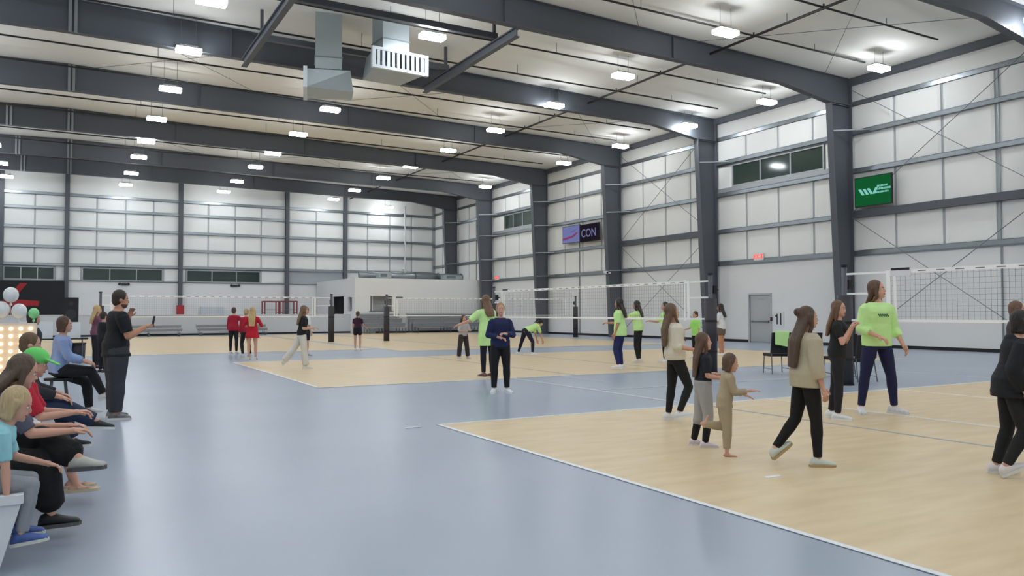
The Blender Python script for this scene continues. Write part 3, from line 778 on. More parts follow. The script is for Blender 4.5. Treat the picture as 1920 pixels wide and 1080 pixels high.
def person(label, x, y, H, face, pose=None, top=None, bottom=None, shoes=None, hair=None, sk='fair', vox=.013, seat=None, female=True, group=None, extra=None, wide=1.0, headk=1.0):
    """face: 0 away from the camera, 90 to the right of the picture, 180 towards the camera, 270 to the left (turned about the line of sight)"""
    P = dict(lean=(2, 0), head=(0, 0), aL=((-.15, .02, -1), (-.05, .25, -1)), aR=((.15, .02, -1), (.05, .25, -1)), lL=((-.05, .02, -1), (0, -.03, -1)), lR=((.05, .02, -1), (0, -.03, -1)), fL=(0, 0), fR=(0, 0), curl=25)
    P.update(pose or {})
    k = H / 1.7
    az = math.degrees(math.atan2(y, x))
    root = thing('person', label, 'person', (x, y, 0), R(az - face - 90), group)
    # skeleton (metres for a 1.7 m body, scaled by k at the end)
    Rt = Matrix.Rotation(R(-P['lean'][0]), 3, 'X') @ Matrix.Rotation(R(P['lean'][1]), 3, 'Y')
    Rh = Matrix.Rotation(R(-P['head'][0]), 3, 'Z') @ Matrix.Rotation(R(-P['lean'][0] * .5 - P['head'][1]), 3, 'X')
    sw, hw = (.165 if female else .195) * wide, .088 * wide
    S = {}
    for s, n in ((-1, 'L'), (1, 'R')):
        sh = Rt @ Vector((s * sw, -.005, .44)); ua, fa = nv(P['a' + n][0]), nv(P['a' + n][1])
        el = sh + ua * .275; wr = el + fa * .245
        hp = Vector((s * hw, 0, -.02)); th, sn = nv(P['l' + n][0]), nv(P['l' + n][1])
        kn = hp + th * .43; an = kn + sn * .405
        S[n] = (sh, el, wr, fa, hp, kn, an)
    nb = Rt @ Vector((0, -.008, .50)); hd = nb + Rh @ Vector((0, .018, .165 + .02 * (headk - 1)))
    low = 9
    FT = {}
    for n in 'LR':
        yaw, pitch = P['f' + n]
        Rf = Matrix.Rotation(R(-yaw), 3, 'Z') @ Matrix.Rotation(R(-pitch), 3, 'X')
        an = S[n][6]; FT[n] = Rf
        for q in ((0, -.07, -.085), (0, .19, -.085)): low = min(low, (an + Rf @ Vector(q)).z)
    z0 = -low if seat is None else (seat / k + .118)
    off = Vector((0, 0, z0))
    T = lambda v: (Vector(v) + off) * k
    # ---- body
    def torso_rings(mb, z_a, z_b, add, wmul=1.0, flare=0.0, n=22):
        rs = []
        prof = [t for t in TORSO if z_a - 1e-6 <= t[0] <= z_b + 1e-6]
        def at(z):
            for i in range(len(TORSO) - 1):
                a, b = TORSO[i], TORSO[i + 1]
                if a[0] <= z <= b[0]:
                    f = (z - a[0]) / (b[0] - a[0]); return tuple(a[j] + (b[j] - a[j]) * f for j in range(4))
            return (z, .15, .1, 0) if z < 0 else TORSO[-1]
        zs = sorted(set([z_a, z_b] + [t[0] for t in prof]))
        for z in zs:
            q = at(z); fl = flare * max(0, (.25 - z) / .35)
            rx = (q[1] * (1.0 if female or z < .3 else 1.12) * wide + add + fl) * wmul; ry = (q[2] * (1 + (wide - 1) * .9) + add + fl) * wmul
            if z < 0 and add: rx = max(rx, .165 * wide + add + fl); ry = max(ry, .105 * wide + add + fl)
            rs.append([T(Rt @ Vector((math.cos(2*PI*i/n) * rx, math.sin(2*PI*i/n) * ry + q[3], z))) for i in range(n)])
        mb.rings(rs)
    def limb(mb, pts, add=0.0, n=12):
        for (p, r), (q, s_) in zip(pts[:-1], pts[1:]): mb.cap(T(p), (r + add) * k, T(q), (s_ + add) * k, n)
    def lerp(a, b, t): return a + (b - a) * t
    body = MB()
    torso_rings(body, -.085, .53, 0)
    for n, s in (('L', -1), ('R', 1)):
        sh, el, wr, fa, hp, kn, an = S[n]
        g = (1.0 if female else 1.15) * (1 + (wide - 1) * .8)
        body.ell(T(sh + Vector((-s * .012, 0, -.008))), (.054 * k * g, .058 * k * g, .055 * k * g), 12, 8)
        limb(body, [(sh, .046 * g), (lerp(sh, el, .5), .043 * g), (el, .036 * g), (lerp(el, wr, .3), .037 * g), (wr, .025 * g)])
        limb(body, [(hp, .085 * g), (lerp(hp, kn, .4), .077 * g), (kn, .053 * g), (lerp(kn, an, .28), .055 * g), (lerp(kn, an, .6), .043 * g), (an, .034 * g)], n=14)
    limb(body, [(nb - Vector((0, 0, .03)), .055 if female else .062), (nb + Rh @ Vector((0, .01, .08)), .05 if female else .058)])
    hk = k * headk
    HT = lambda v: T(hd) + (Rh @ Vector(v)) * hk
    body.ell(HT((0, -.006, .03)), (.074 * hk, .095 * hk, .098 * hk), 16, 12, Rh)
    body.ell(HT((0, .022, -.035)), (.058 * hk, .070 * hk, .075 * hk), 14, 10, Rh)
    body.cap(HT((0, .082, .012)), .011 * hk, HT((0, .099, -.018)), .014 * hk, 8)
    body.cap(HT((0, .068, -.085)), .022 * hk, HT((0, .066, -.083)), .022 * hk, 8)
    for s in (-1, 1): body.ell(HT((s * .076, -.008, .0)), (.012 * hk, .022 * hk, .032 * hk), 8, 6, Rh)
    if shoes is None or shoes.get('sandal'):
        for n in 'LR':
            Rf = FT[n]; an = S[n][6]
            body.cap(T(an + Rf @ Vector((0, -.03, -.055))), .032 * k, T(an + Rf @ Vector((0, .15, -.07))), .022 * k, 10)
            body.cap(T(an), .032 * k, T(an + Rf @ Vector((0, .03, -.055))), .035 * k, 10)
            for j in range(5): body.cap(T(an + Rf @ Vector((-.03 + j * .015, .15, -.072))), .011 * k, T(an + Rf @ Vector((-.034 + j * .017, .185 - abs(j - 1.5) * .008, -.076))), .009 * k, 6)
    me = remesh(body, vox, 2)
    mats = [skin(sk), M_EYE, M_LIP, hairm(hair['c']) if hair else skin(sk), M_EYEW]
    det = MB()
    for n, s in (('L', -1), ('R', 1)):      # hands: palm, four fingers, thumb
        sh, el, wr, fa, hp, kn, an = S[n]
        d = fa; hint = Vector(P.get('palm' + n, (-s, 0, 0) if d.z < -.4 else (0, 0, -1)))
        pn = (hint - d * hint.dot(d)); pn = pn.normalized() if pn.length > .05 else d.orthogonal().normalized()
        sd = d.cross(pn).normalized()
        thumb_s = sd if (sd.dot(Vector((0, 1, 0))) + .3 * sd.z) > 0 else -sd
        c = wr + d * .055
        q = Matrix((sd, d, pn)).transposed()
        det.cap(T(wr - d * .01), .023 * k, T(wr + d * .03), .026 * k, 8)
        det.ell(T(c), (.039 * k, .052 * k, .016 * k), 10, 7, q)
        for j, ln in enumerate((.07, .08, .075, .058)):
            b0 = c + d * .042 + thumb_s * (.027 - j * .018)
            cu = P['curl']; d1 = (d * math.cos(R(cu)) + pn * math.sin(R(cu))); d2 = (d * math.cos(R(cu * 2.1)) + pn * math.sin(R(cu * 2.1)))
            m1 = b0 + d1 * ln * .52
            det.cap(T(b0), .0095 * k, T(m1), .0085 * k, 6); det.cap(T(m1), .0085 * k, T(m1 + d2 * ln * .45), .007 * k, 6)
        tb0 = c - d * .02 + thumb_s * .032; t1 = tb0 + (thumb_s * .6 + d * .8 + pn * .25).normalized() * .036
        det.cap(T(tb0), .012 * k, T(t1), .0105 * k, 6); det.cap(T(t1), .0105 * k, T(t1 + (thumb_s * .2 + d + pn * .3).normalized() * .028), .0085 * k, 6)
    for s in (-1, 1):
        det.mi = 4; det.ell(HT((s * .03, .0765, .008)), (.0135 * hk, .010 * hk, .008 * hk), 8, 6, Rh)
        det.mi = 1; det.ell(HT((s * .03, .083, .008)), (.007 * hk, .006 * hk, .007 * hk), 8, 6, Rh)
        det.mi = 3; det.cap(HT((s * .016, .086, .03)), .0045 * hk, HT((s * .044, .075, .031)), .0038 * hk, 6)
    det.mi = 2; det.cap(HT((-.02, .086, -.052)), .0065 * hk, HT((.02, .086, -.052)), .0065 * hk, 6); det.cap(HT((-.01, .09, -.052)), .008 * hk, HT((.01, .09, -.052)), .008 * hk, 6)
    dm = det.mesh('d')
    bmx = bmesh.new(); bmx.from_mesh(me)
    for f in bmx.faces: f.material_index = 0; f.smooth = True
    nf = len(bmx.faces)
    bmx.from_mesh(dm); bmx.faces.ensure_lookup_table()
    for i, f in enumerate(bmx.faces[nf:]): f.material_index = det.m[i]; f.smooth = True
    me2 = bpy.data.meshes.new('body'); bmx.to_mesh(me2); bmx.free(); bpy.data.meshes.remove(me); bpy.data.meshes.remove(dm)
    for q in mats: me2.materials.append(q)
    link('body', me2, root)
    def part(name, mb, m, parent=root, smooth=2, v=None):
        m_ = remesh(mb, v or vox, smooth); m_.polygons.foreach_set('use_smooth', [True] * len(m_.polygons)); m_.materials.append(m)
        return link(name, m_, parent)
    # ---- clothes
    if bottom:
        b = MB(); add = bottom.get('add', .01); L = bottom.get('len', 1.0); bg = (1.0 if female else 1.15) * (1 + (wide - 1) * .8); fl = bottom.get('flare', 0.0); kc = bottom.get('knee', add)
        torso_rings(b, -.085, bottom.get('rise', .09), add)
        for n in 'LR':
            sh, el, wr, fa, hp, kn, an = S[n]
            full = [(0, .085), (.2, .079), (.5, .053), (.64, .055), (.8, .043), (.97, .036)]
            pts = []
            for t, r in full:
                if t > L and pts and pts[-1][2] >= L: break
                tt = min(t, L)
                p = lerp(hp, kn, tt / .5) if tt <= .5 else lerp(kn, an, (tt - .5) / .5)
                pts.append((p, r * bg + add + (fl * max(0, tt - .25) / .72), tt))
            for (p, r, _), (q, s_, _) in zip(pts[:-1], pts[1:]): b.cap(T(p), r * k, T(p + (q - p) * .5), (r + s_) / 2 * k, 14); 
            rg = []
            for i, (p, r, _) in enumerate(pts):
                a = pts[max(0, i - 1)][0]; c = pts[min(len(pts) - 1, i + 1)][0]; dd = (c - a).normalized(); u = dd.orthogonal().normalized(); 
                u = (Vector((1, 0, 0)) - dd * dd.x).normalized(); w_ = dd.cross(u)
                rg.append([T(p + (u * math.cos(2*PI*j/16) + w_ * math.sin(2*PI*j/16)) * r) for j in range(16)])
            b.rings(rg)
        if bottom.get('skirt'):
            rs = []
            for z, rr in ((.08, .16), (-.02, .19), (-.12, .22), (-.2, .235)): rs.append([T(Vector((math.cos(2*PI*i/22) * rr, math.sin(2*PI*i/22) * rr * .75, z))) for i in range(22)])
            b.rings(rs)
        part(bottom.get('name', 'leggings'), b, cloth(bottom['c']), smooth=2)
    if top:
        b = MB(); add = top.get('add', .016); hem = top.get('hem', -.02); sl = top.get('sleeve', .45)
        torso_rings(b, max(-.085, hem), .512, add, 1.0, top.get('flare', 0.0))
        if hem < -.085:
            rs = []
            for z in (-.06, (hem - .06) / 2, hem): rs.append([T(Vector((math.cos(2*PI*i/22) * (.17 * wide + add + top.get('flare', 0) * 1.2), math.sin(2*PI*i/22) * (.112 * wide + add + top.get('flare', 0)), z))) for i in range(22)])
            b.rings(rs)
        for n, s in (('L', -1), ('R', 1)):
            sh, el, wr, fa = S[n][:4]
            g = (1.0 if female else 1.15) * (1 + (wide - 1) * .8); sa = add * .55 + top.get('slack', .008) * .6
            b.ell(T(sh + Vector((-s * .015, 0, -.01))), ((.054 * g + add * .6) * k,) * 3, 12, 8)
            full = [(0, .047), (.25, .044), (.5, .038), (.65, .038), (.97, .027)]
            pts = []
            for t, r in full:
                if t > sl and pts and pts[-1][2] >= sl: break
                tt = min(t, sl); p = lerp(sh, el, tt / .5) if tt <= .5 else lerp(el, wr, (tt - .5) / .5)
                pts.append((p, r * g + sa, tt))
            for i, ((p, r, _), (q, s_, _)) in enumerate(zip(pts[:-1], pts[1:])):
                last = i == len(pts) - 2
                b.tube(T(p), T(q), r * k, s_ * k, 14)
                if not last: b.ell(T(q), (s_ * k,) * 3, 12, 8)
        if top.get('hood'): b.ell(T(Rt @ Vector((0, -.085, .485))), (.11 * k, .055 * k, .06 * k), 14, 9)
        if top.get('collar'): b.tube(T(Rt @ Vector((0, -.008, .49))), T(Rt @ Vector((0, .004, .55))), .075 * k, .068 * k, 14)
        tp = part(top.get('name', 'shirt'), b, cloth(top['c']))
        if top.get('mark'):
            mk = MB(); ym = (.106 + add + .004)
            for j in range(5): mk.beam(T(Rt @ Vector((-.075 + j * .028, ym, .335))), T(Rt @ Vector((-.045 + j * .028, ym + .002, .365))), .009 * k, .012 * k)
            mk.build('print', mat('print_green', top['mark'], .8), tp)
    if shoes:
        for n in 'LR':
            Rf = FT[n]; an = S[n][6]; b = MB(); so = MB()
            if not shoes.get('sandal'):
                prof = [(-.085, .022, .045), (-.07, .036, .085), (-.03, .042, .105), (.02, .043, .095), (.07, .046, .072), (.12, .048, .056), (.165, .044, .045), (.19, .026, .03)]
                rs = []
                for yy, hw_, ht in prof:
                    rs.append([T(an + Rf @ Vector((math.cos(2*PI*j/14) * hw_, yy, -.085 + .012 + max(0.0, .5 + .5 * math.sin(2*PI*j/14)) * ht))) for j in range(14)])
                b.rings(rs)
                sc = shoes.get('c' + n, shoes['c']); o = b.build('shoe', mat('shoe_%d_%d_%d' % sc, sc, .5, var=shoes.get('var', .06), vscale=20), root, True)
            else:
                for yy in (.03, .10): b.tube(T(an + Rf @ Vector((-.05, yy, -.06))), T(an + Rf @ Vector((.05, yy, -.035))), .012 * k)
                o = b.build('sandal', mat('shoe_%d_%d_%d' % shoes['c'], shoes['c'], .6), root)
            rs = []
            for zz in (-.086, -.058):
                rs.append([T(an + Rf @ Vector((a_, b_, zz))) for a_, b_ in ((-.03, -.09), (.03, -.09), (.044, -.04), (.044, .05), (.05, .12), (.036, .18), (0, .2), (-.036, .18), (-.05, .12), (-.044, .05), (-.044, -.04))])
            so.rings(rs); so.build('sole', mat('sole_%d_%d_%d' % shoes.get('sole', (225, 225, 222)), shoes.get('sole', (225, 225, 222)), .6), o)
    if hair:
        b = MB(); st = hair['s']
        if st != 'none':
            b.ell(HT((0, -.022, .042)), (.087 * hk, .098 * hk, .104 * hk), 18, 12, Rh)
            b.ell(HT((0, -.045, -.005)), (.08 * hk, .07 * hk, .085 * hk), 16, 10, Rh)
        ta = (top or {}).get('add', .01); bk = lambda v: T(Rt @ Vector((v[0], v[1] - ta * (1.25 if v[1] < 0 else -1.2), v[2])))
        if 'long' in st:
            ln = hair.get('len', .3)
            for i in range(7):
                u = (i - 3) / 3
                p0 = HT((u * .07, -.075 + abs(u) * .05, .03)); p1 = bk((u * .085, -.112 + .02 * abs(u), .42)); p2 = bk((u * .075 + .01, -.135 + .02 * abs(u), .5 - ln))
                b.cap(p0, .032 * hk, p1, .032 * hk, 8); b.cap(p1, .032 * hk, p2, .016 * hk, 8)
            for s in (-1, 1):
                p0 = HT((s * .075, .012, .04)); p1 = HT((s * .085, .012, -.09)); p2 = bk((s * .10, .085 if hair.get('front') else -.02, .5 - ln * (.8 if hair.get('front') else .4)))
                b.cap(p0, .022 * hk, p1, .024 * hk, 8); b.cap(p1, .024 * hk, p2, .014 * hk, 8)
        if 'pony' in st:
            p0 = HT((0, -.115, .07)); p1 = HT((0, -.175, .02)); p2 = HT((0.01, -.17, -.02 - hair.get('len', .2)))
            b.cap(p0, .026 * hk, p1, .034 * hk, 10); b.cap(p1, .034 * hk, p2, .012 * hk, 10)
        if 'bun' in st: b.ell(HT((0, -.115, .07)), (.045 * hk,) * 3, 10, 8)
        if 'bob' in st:
            for i in range(7):
                u = (i - 3) / 3
                b.cap(HT((u * .08, -.07 + abs(u) * .07, .03)), .03 * hk, HT((u * .088, -.08 + abs(u) * .075, -.09)), .024 * hk, 8)
        if st != 'none': part('hair', b, hairm(hair['c']), smooth=1, v=min(vox, .012))
        if hair.get('beard'):
            b = MB(); b.ell(HT((0, .027, -.066)), (.0585 * hk, .066 * hk, .05 * hk), 14, 9, Rh); part('beard', b, hairm((88, 66, 54)), smooth=1)
        if hair.get('cap'):
            b = MB(); b.ell(HT((0, -.012, .062)), (.092 * hk, .108 * hk, .085 * hk), 18, 12, Rh)
            b.hexa([HT(q) for q in ((-.075, .05, .055), (.075, .05, .055), (.055, .19, .03), (-.055, .19, .03), (-.075, .05, .07), (.075, .05, .07), (.055, .19, .045), (-.055, .19, .045))])
            part('cap', b, mat('cap_%d_%d_%d' % hair['cap'], hair['cap'], .8, var=.05))
        if hair.get('scrunchie'):
            b = MB(); b.ell(HT((0, -.125, .06)), (.035 * hk, .02 * hk, .035 * hk), 10, 7); b.build('scrunchie', cloth(BLK), root, True)
    if extra: extra(root, S, T, HT, k)
    return root

WS = dict(c=(232, 234, 236), sole=(238, 238, 236))
LEG = lambda c, **kw: dict(c=c, name='leggings', **kw)
def phone(root, S, T, HT, k):
    p = thing('phone', 'black phone held by the man in black tee', 'phone', root.location, 0)
    p.rotation_euler = root.rotation_euler
    wr, fa = S['R'][2], S['R'][3]
    c = T(wr + fa * .11 + Vector((0, .02, .03)))
    MB().hexa([c + Vector(q) for q in ((-.04, -.006, -.07), (.04, -.006, -.07), (.04, .006, -.07), (-.04, .006, -.07), (-.04, .02, .08), (.04, .02, .08), (.04, .032, .08), (-.04, .032, .08))]).build('case', M_BLACK, p)
    MB().hexa([c + Vector(q) for q in ((-.035, -.008, -.06), (.035, -.008, -.06), (.035, -.006, -.06), (-.035, -.006, -.06), (-.035, .017, .07), (.035, .017, .07), (.035, .02, .07), (-.035, .02, .07))]).build('glass', M_DARKG, p)

person('man in black tee and dark jeans standing and filming with a phone', .63, 12.6, 1.79, 78,
       dict(lean=(3, 0), head=(8, 4), aR=((.12, .28, -1), (-.25, .8, .42)), aL=((-.1, .5, -1), (.15, .3, 1)), lL=((-.06, .03, -1), (0, -.02, -1)), lR=((.06, -.03, -1), (0, -.04, -1)), fR=(18, 0), fL=(-8, 0), curl=35, palmL=(1, 0, 0)),
       dict(c=(20, 24, 28), hem=-.1, flare=.02, add=.022, sleeve=.4, slack=.016), dict(c=(52, 54, 60), add=.026, flare=.012, name='jeans'), dict(c=(120, 120, 122), var=.8), dict(c=(54, 40, 32), s='short', beard=True), 'tan', .012, female=False, wide=1.24, extra=phone)
person('girl in red jacket and black leggings standing in front of low wall', 5.34, 30.1, 1.66, 20, dict(aR=((.4, .5, -.6), (.3, .8, .1))), dict(c=(168, 24, 48), sleeve=.95, add=.03, hem=-.08), LEG(BLK), dict(c=(200, 190, 200)), dict(c=BROWN, s='bun'), vox=.02)
person('girl in red top, black leggings, half hidden behind the blonde girl in red', 5.36, 27.9, 1.62, 330, dict(lL=((-.12, .15, -1), (-.05, -.3, -1)), lR=((.1, .1, -1), (.0, -.25, -1))), dict(c=(160, 26, 46), sleeve=.95, add=.025, hem=-.06), LEG(BLK), dict(c=(200, 200, 200)), dict(c=BLOND, s='bun'), vox=.02)
person('blonde girl with long hair in red top and red skirt seen from behind', 5.14, 25.8, 1.64, 10, dict(aL=((-.5, .1, -1), (.3, .5, -.1)), aR=((.5, .1, -1), (-.3, .5, -.1))), dict(c=(186, 22, 42), sleeve=.55, add=.02, hem=.02), dict(c=(190, 20, 44), len=.18, add=.02, skirt=True, name='skirt'), dict(c=(214, 200, 190)), dict(c=BLOND, s='long', len=.32), vox=.018)
person('girl in black tee and wide white trousers striding across the middle court', 5.5, 21.15, 1.66, 80,
       dict(lean=(5, 0), aR=((.1, -.1, -1), (0, .8, .05)), aL=((-.15, -.2, -1), (0, .7, 0)), lR=((.02, .12, -1), (0, .1, -1)), lL=((-.02, -.55, -1), (0, -.85, -1)), fL=(0, -40)), dict(c=(26, 26, 28), hem=-.03, add=.022, sleeve=.42), dict(c=(216, 214, 206), add=.018, flare=.035, name='trousers'), dict(c=(224, 220, 208)), dict(c=LBROWN, s='long', len=.24), vox=.016)
person('person in white shirt and dark shorts behind the girl in white trousers', 7.2, 27.2, 1.66, 60, {}, dict(c=(226, 228, 228), hem=-.08, add=.03, sleeve=.5), dict(c=(30, 32, 38), len=.42, add=.03, name='shorts'), dict(c=(140, 140, 140)), dict(c=BLACKH, s='short'), vox=.02)
person('girl in dark top and black shorts standing before the short bleacher', 9.98, 30.0, 1.52, 15, dict(aR=((.15, .4, -1), (.3, .7, -.4))), dict(c=(58, 26, 44), hem=-.02, sleeve=.35), dict(c=(24, 24, 30), len=.25, add=.018, name='shorts'), dict(c=(224, 226, 230)), dict(c=BROWN, s='pony'), vox=.018)
person('child in light grey tee and loose dark trousers beside neon-shirted helper', 11.18, 23.0, 1.38, 150, dict(lL=((-.18, 0, -1), (-.1, 0, -1)), lR=((.18, 0, -1), (.1, 0, -1)), aL=((-.3, .3, -1), (.4, .8, .1)), aR=((.3, .3, -1), (-.3, .8, .0))), dict(c=(176, 176, 180), hem=-.06, add=.03, sleeve=.5), dict(c=(52, 46, 50), add=.03, flare=.02, name='trousers'), dict(c=(200, 195, 185)), dict(c=BROWN, s='long', len=.15), vox=.018, headk=1.12)
person('woman in long neon tee with brown hair, seen from behind, reaching to a child', 8.5, 16.2, 1.86, 325, dict(lean=(4, -3), aL=((-.75, .5, -.75), (-.5, .7, -.3)), aR=((.25, .2, -1), (.1, .5, -1))), dict(c=NEON, name='shirt', hem=-.27, add=.035, flare=.02, sleeve=.46, slack=.018), LEG((22, 24, 38)), dict(c=(110, 70, 74)), dict(c=LBROWN, s='long', len=.16), vox=.015)
person('blonde girl in navy pullover and black trousers standing on blue floor', 7.06, 12.95, 1.64, 172,
       dict(lean=(2, 0), aL=((-.3, .1, -1), (.6, .6, .1)), aR=((.3, .1, -1), (-.75, .55, -.15)), lL=((-.07, .02, -1), (-.02, 0, -1)), lR=((.07, .02, -1), (.02, 0, -1)), fL=(-20, 0), fR=(20, 0)), dict(c=(30, 38, 78), sleeve=.92, add=.026, hem=-.05, collar=False), dict(c=(18, 19, 22), add=.018, knee=.02, name='trousers'), WS, dict(c=(172, 134, 94), s='bun'), vox=.012)
person('helper in neon tee and navy leggings bending far forward with legs apart', 14.0, 23.8, 1.66, 60,
       dict(lean=(68, 0), head=(0, 20), lL=((-.55, -.05, -1), (-.2, -.25, -1)), lR=((.5, .3, -1), (.3, -.2, -1)), aL=((-.1, .3, -1), (0, .3, -1)), aR=((.1, .3, -1), (0, .3, -1))), dict(c=NEON, sleeve=.45, add=.025, hem=-.02), LEG((22, 28, 48)), WS, dict(c=BLACKH, s='pony'), vox=.018)
person('dark-haired helper in neon tee and blue leggings facing left', 12.74, 16.77, 1.83, 285,
       dict(lean=(2, 0), aR=((.2, .35, -.9), (.1, 1, .0)), aL=((-.15, -.05, -1), (0, .35, -1)), lL=((-.05, .22, -1), (0, -.2, -1)), lR=((.05, .1, -1), (0, -.12, -1))), dict(c=NEON, sleeve=.46, add=.035, hem=-.12, flare=.015, slack=.02), LEG((34, 42, 92)), WS, dict(c=DBROWN, s='long', len=.18), 'tan', vox=.014)
person('helper in neon tee and black trousers stretching her arms to the left', 14.8, 18.6, 1.8, 280,
       dict(lean=(4, 0), aR=((.15, .9, -.35), (0, 1, .05)), aL=((-.15, .9, -.4), (.05, 1, 0)), lL=((-.05, .1, -1), (0, -.15, -1))), dict(c=NEON, sleeve=.46, add=.03, hem=-.05), dict(c=(26, 26, 30), add=.015, name='trousers'), dict(c=(224, 220, 216)), dict(c=DBROWN, s='long', len=.22), 'tan', vox=.016)
person('girl in neon tee half hidden behind girl in cream sweater', 15.6, 18.3, 1.76, 250, dict(aR=((.3, .5, -.8), (-.2, .8, .1))), dict(c=NEON, sleeve=.45, add=.028, hem=-.05), LEG(BLK), WS, dict(c=DBROWN, s='bob'), vox=.018)
person('girl in cream sweater and black leggings with long brown hair', 7.33, 8.4, 1.59, 72,
       dict(lean=(-3, 0), head=(0, -8), aR=((.2, -.05, -1), (.25, 1, -.18)), aL=((-.15, .1, -1), (0, .9, -.2)), lR=((.12, .38, -1), (.04, -.42, -1)), lL=((-.12, -.05, -1), (-.02, -.12, -1)), fR=(10, -12), fL=(-10, 0)), dict(c=(220, 212, 192), sleeve=.62, add=.042, hem=-.03, slack=.03, name='sweater'), LEG(BLK), WS, dict(c=(108, 82, 60), s='long', len=.32, front=True), vox=.012)
person('short-haired child in bright green tee beside the padded net post', 17.75, 19.35, 1.48, 230, dict(aR=((.2, .3, -1), (.1, .8, -.2))), dict(c=(164, 232, 120), sleeve=.5, add=.03, hem=-.1), LEG(BLK), WS, dict(c=BROWN, s='short'), vox=.02, headk=1.08)
person('woman in white tee and brown shorts with folded arms behind net post', 19.35, 19.85, 1.74, 290, dict(aR=((.25, .2, -1), (-.5, .9, .1)), aL=((-.25, .2, -1), (.5, .9, .1))), dict(c=(222, 224, 228), sleeve=.45, add=.03, hem=-.05), dict(c=(110, 96, 86), len=.22, add=.025, name='shorts'), WS, dict(c=DBROWN, s='long', len=.15), 'tan', vox=.018)
person('girl in black tee and light grey sweatpants with very long brown hair', 6.2, 6.65, 1.23, 78,
       dict(head=(0, -5), aR=((.1, .05, -1), (-.05, .9, -.15)), aL=((-.1, .1, -1), (.1, .9, 0)), lR=((.05, .12, -1), (0, -.12, -1)), lL=((-.06, -.1, -1), (0, -.2, -1))), dict(c=(28, 33, 40), sleeve=.42, add=.02, hem=.02), dict(c=GREYP, add=.026, len=.66, name='sweatpants'), dict(c=(226, 212, 220)), dict(c=(98, 72, 54), s='long', len=.36), vox=.01, headk=1.14,
       extra=lambda root, S, T, HT, k: [MB().cap(T(S[n][5] + (S[n][6] - S[n][5]) * .25), .066 * k, T(S[n][6] + Vector((0, 0, .03))), .05 * k, 14).build('legging', cloth(BLK), root, True) for n in 'LR'])
person('barefoot toddler in beige outfit running with one leg bent back', 6.0, 6.12, 1.02, 82,
       dict(lean=(8, 0), head=(5, 5), aR=((.15, .35, -1), (.1, 1, .12)), aL=((-.2, .4, -1), (-.1, .9, -.35)), lL=((-.05, .05, -1), (0, -1, .12)), lR=((.04, .06, -1), (0, -.03, -1)), fL=(0, -75), fR=(5, 0), curl=10), dict(c=(176, 160, 132), sleeve=.9, add=.03, hem=-.1, slack=.014), dict(c=(174, 158, 130), add=.028, len=.93, name='trousers'), None, dict(c=(98, 76, 56), s='bob'), vox=.009, headk=1.3)
person('woman in tan sweater and black leggings walking with hair tied back', 6.32, 5.34, 1.52, 62,
       dict(lean=(2, 0), head=(10, 0), aR=((.2, -.05, -1), (.12, .25, -1)), aL=((-.2, .1, -1), (0, .4, -1)), lR=((.05, .12, -1), (0, .03, -1)), lL=((-.05, -.18, -1), (-.02, -.75, -1)), fL=(0, -38), fR=(8, 0)), dict(c=(190, 178, 150), sleeve=.8, add=.045, hem=-.08, slack=.026, flare=.01, name='sweater'), LEG((14, 14, 16)), dict(c=(206, 214, 202), sole=(190, 160, 110)), dict(c=(88, 66, 50), s='long bun', len=.36, scrunchie=True), vox=.010)
person('girl in black tee and patterned leggings with hands clasped under her chin', 9.4, 7.4, 1.62, 95,
       dict(head=(20, 0), aR=((.25, .3, -1), (-.35, .5, 1)), aL=((-.25, .3, -1), (.35, .5, 1)), lR=((.06, .05, -1), (0, -.05, -1)), lL=((-.06, -.12, -1), (0, -.15, -1)), curl=50), dict(c=(24, 25, 28), sleeve=.35, add=.02, hem=-.04), LEG((32, 31, 36)), WS, dict(c=(110, 78, 56), s='long', len=.22), vox=.012)
person('tall coach in neon sweatshirt and navy leggings standing by the net', 10.4, 7.5, 1.93, 150,
       dict(head=(-48, -6), aL=((-.25, .0, -1), (-.15, .5, -.8)), aR=((.22, .0, -1), (-.45, .75, -.35)), lL=((-.2, .05, -1), (-.12, -.05, -1)), lR=((.2, .0, -1), (.12, -.05, -1)), fL=(-30, 0), fR=(20, 0)), dict(c=NEON, sleeve=.76, add=.03, hem=-.05, slack=.012, name='sweatshirt', mark=(60, 120, 80)), LEG((26, 30, 70)), dict(c=(226, 228, 230), var=.35), dict(c=(96, 68, 50), s='long', len=.1), vox=.012)
person('woman in black hoodie and black leggings with white sneakers striding', 7.5, 4.05, 1.49, 75,
       dict(lean=(10, 0), aR=((.25, -.45, -1), (0, .4, -.9)), aL=((-.2, .3, -1), (0, .8, -.3)), lR=((.06, .2, -1), (.02, -.5, -1)), lL=((-.06, -.02, -1), (0, -.3, -1)), fR=(0, -28), fL=(0, -6)), dict(c=(20, 22, 27), sleeve=.95, add=.045, hem=-.1, slack=.025, hood=True, flare=.015, name='hoodie'), LEG((26, 27, 30), rise=.09), dict(c=(226, 222, 222)), dict(c=(40, 34, 32), s='bob'), vox=.010, wide=1.12)
person('brown-haired person in grey top behind the woman in black hoodie', 11.15, 5.95, 1.6, 90, {}, dict(c=(70, 62, 66), sleeve=.9, add=.03), LEG(BLK), WS, dict(c=(112, 82, 62), s='bob'), vox=.02)

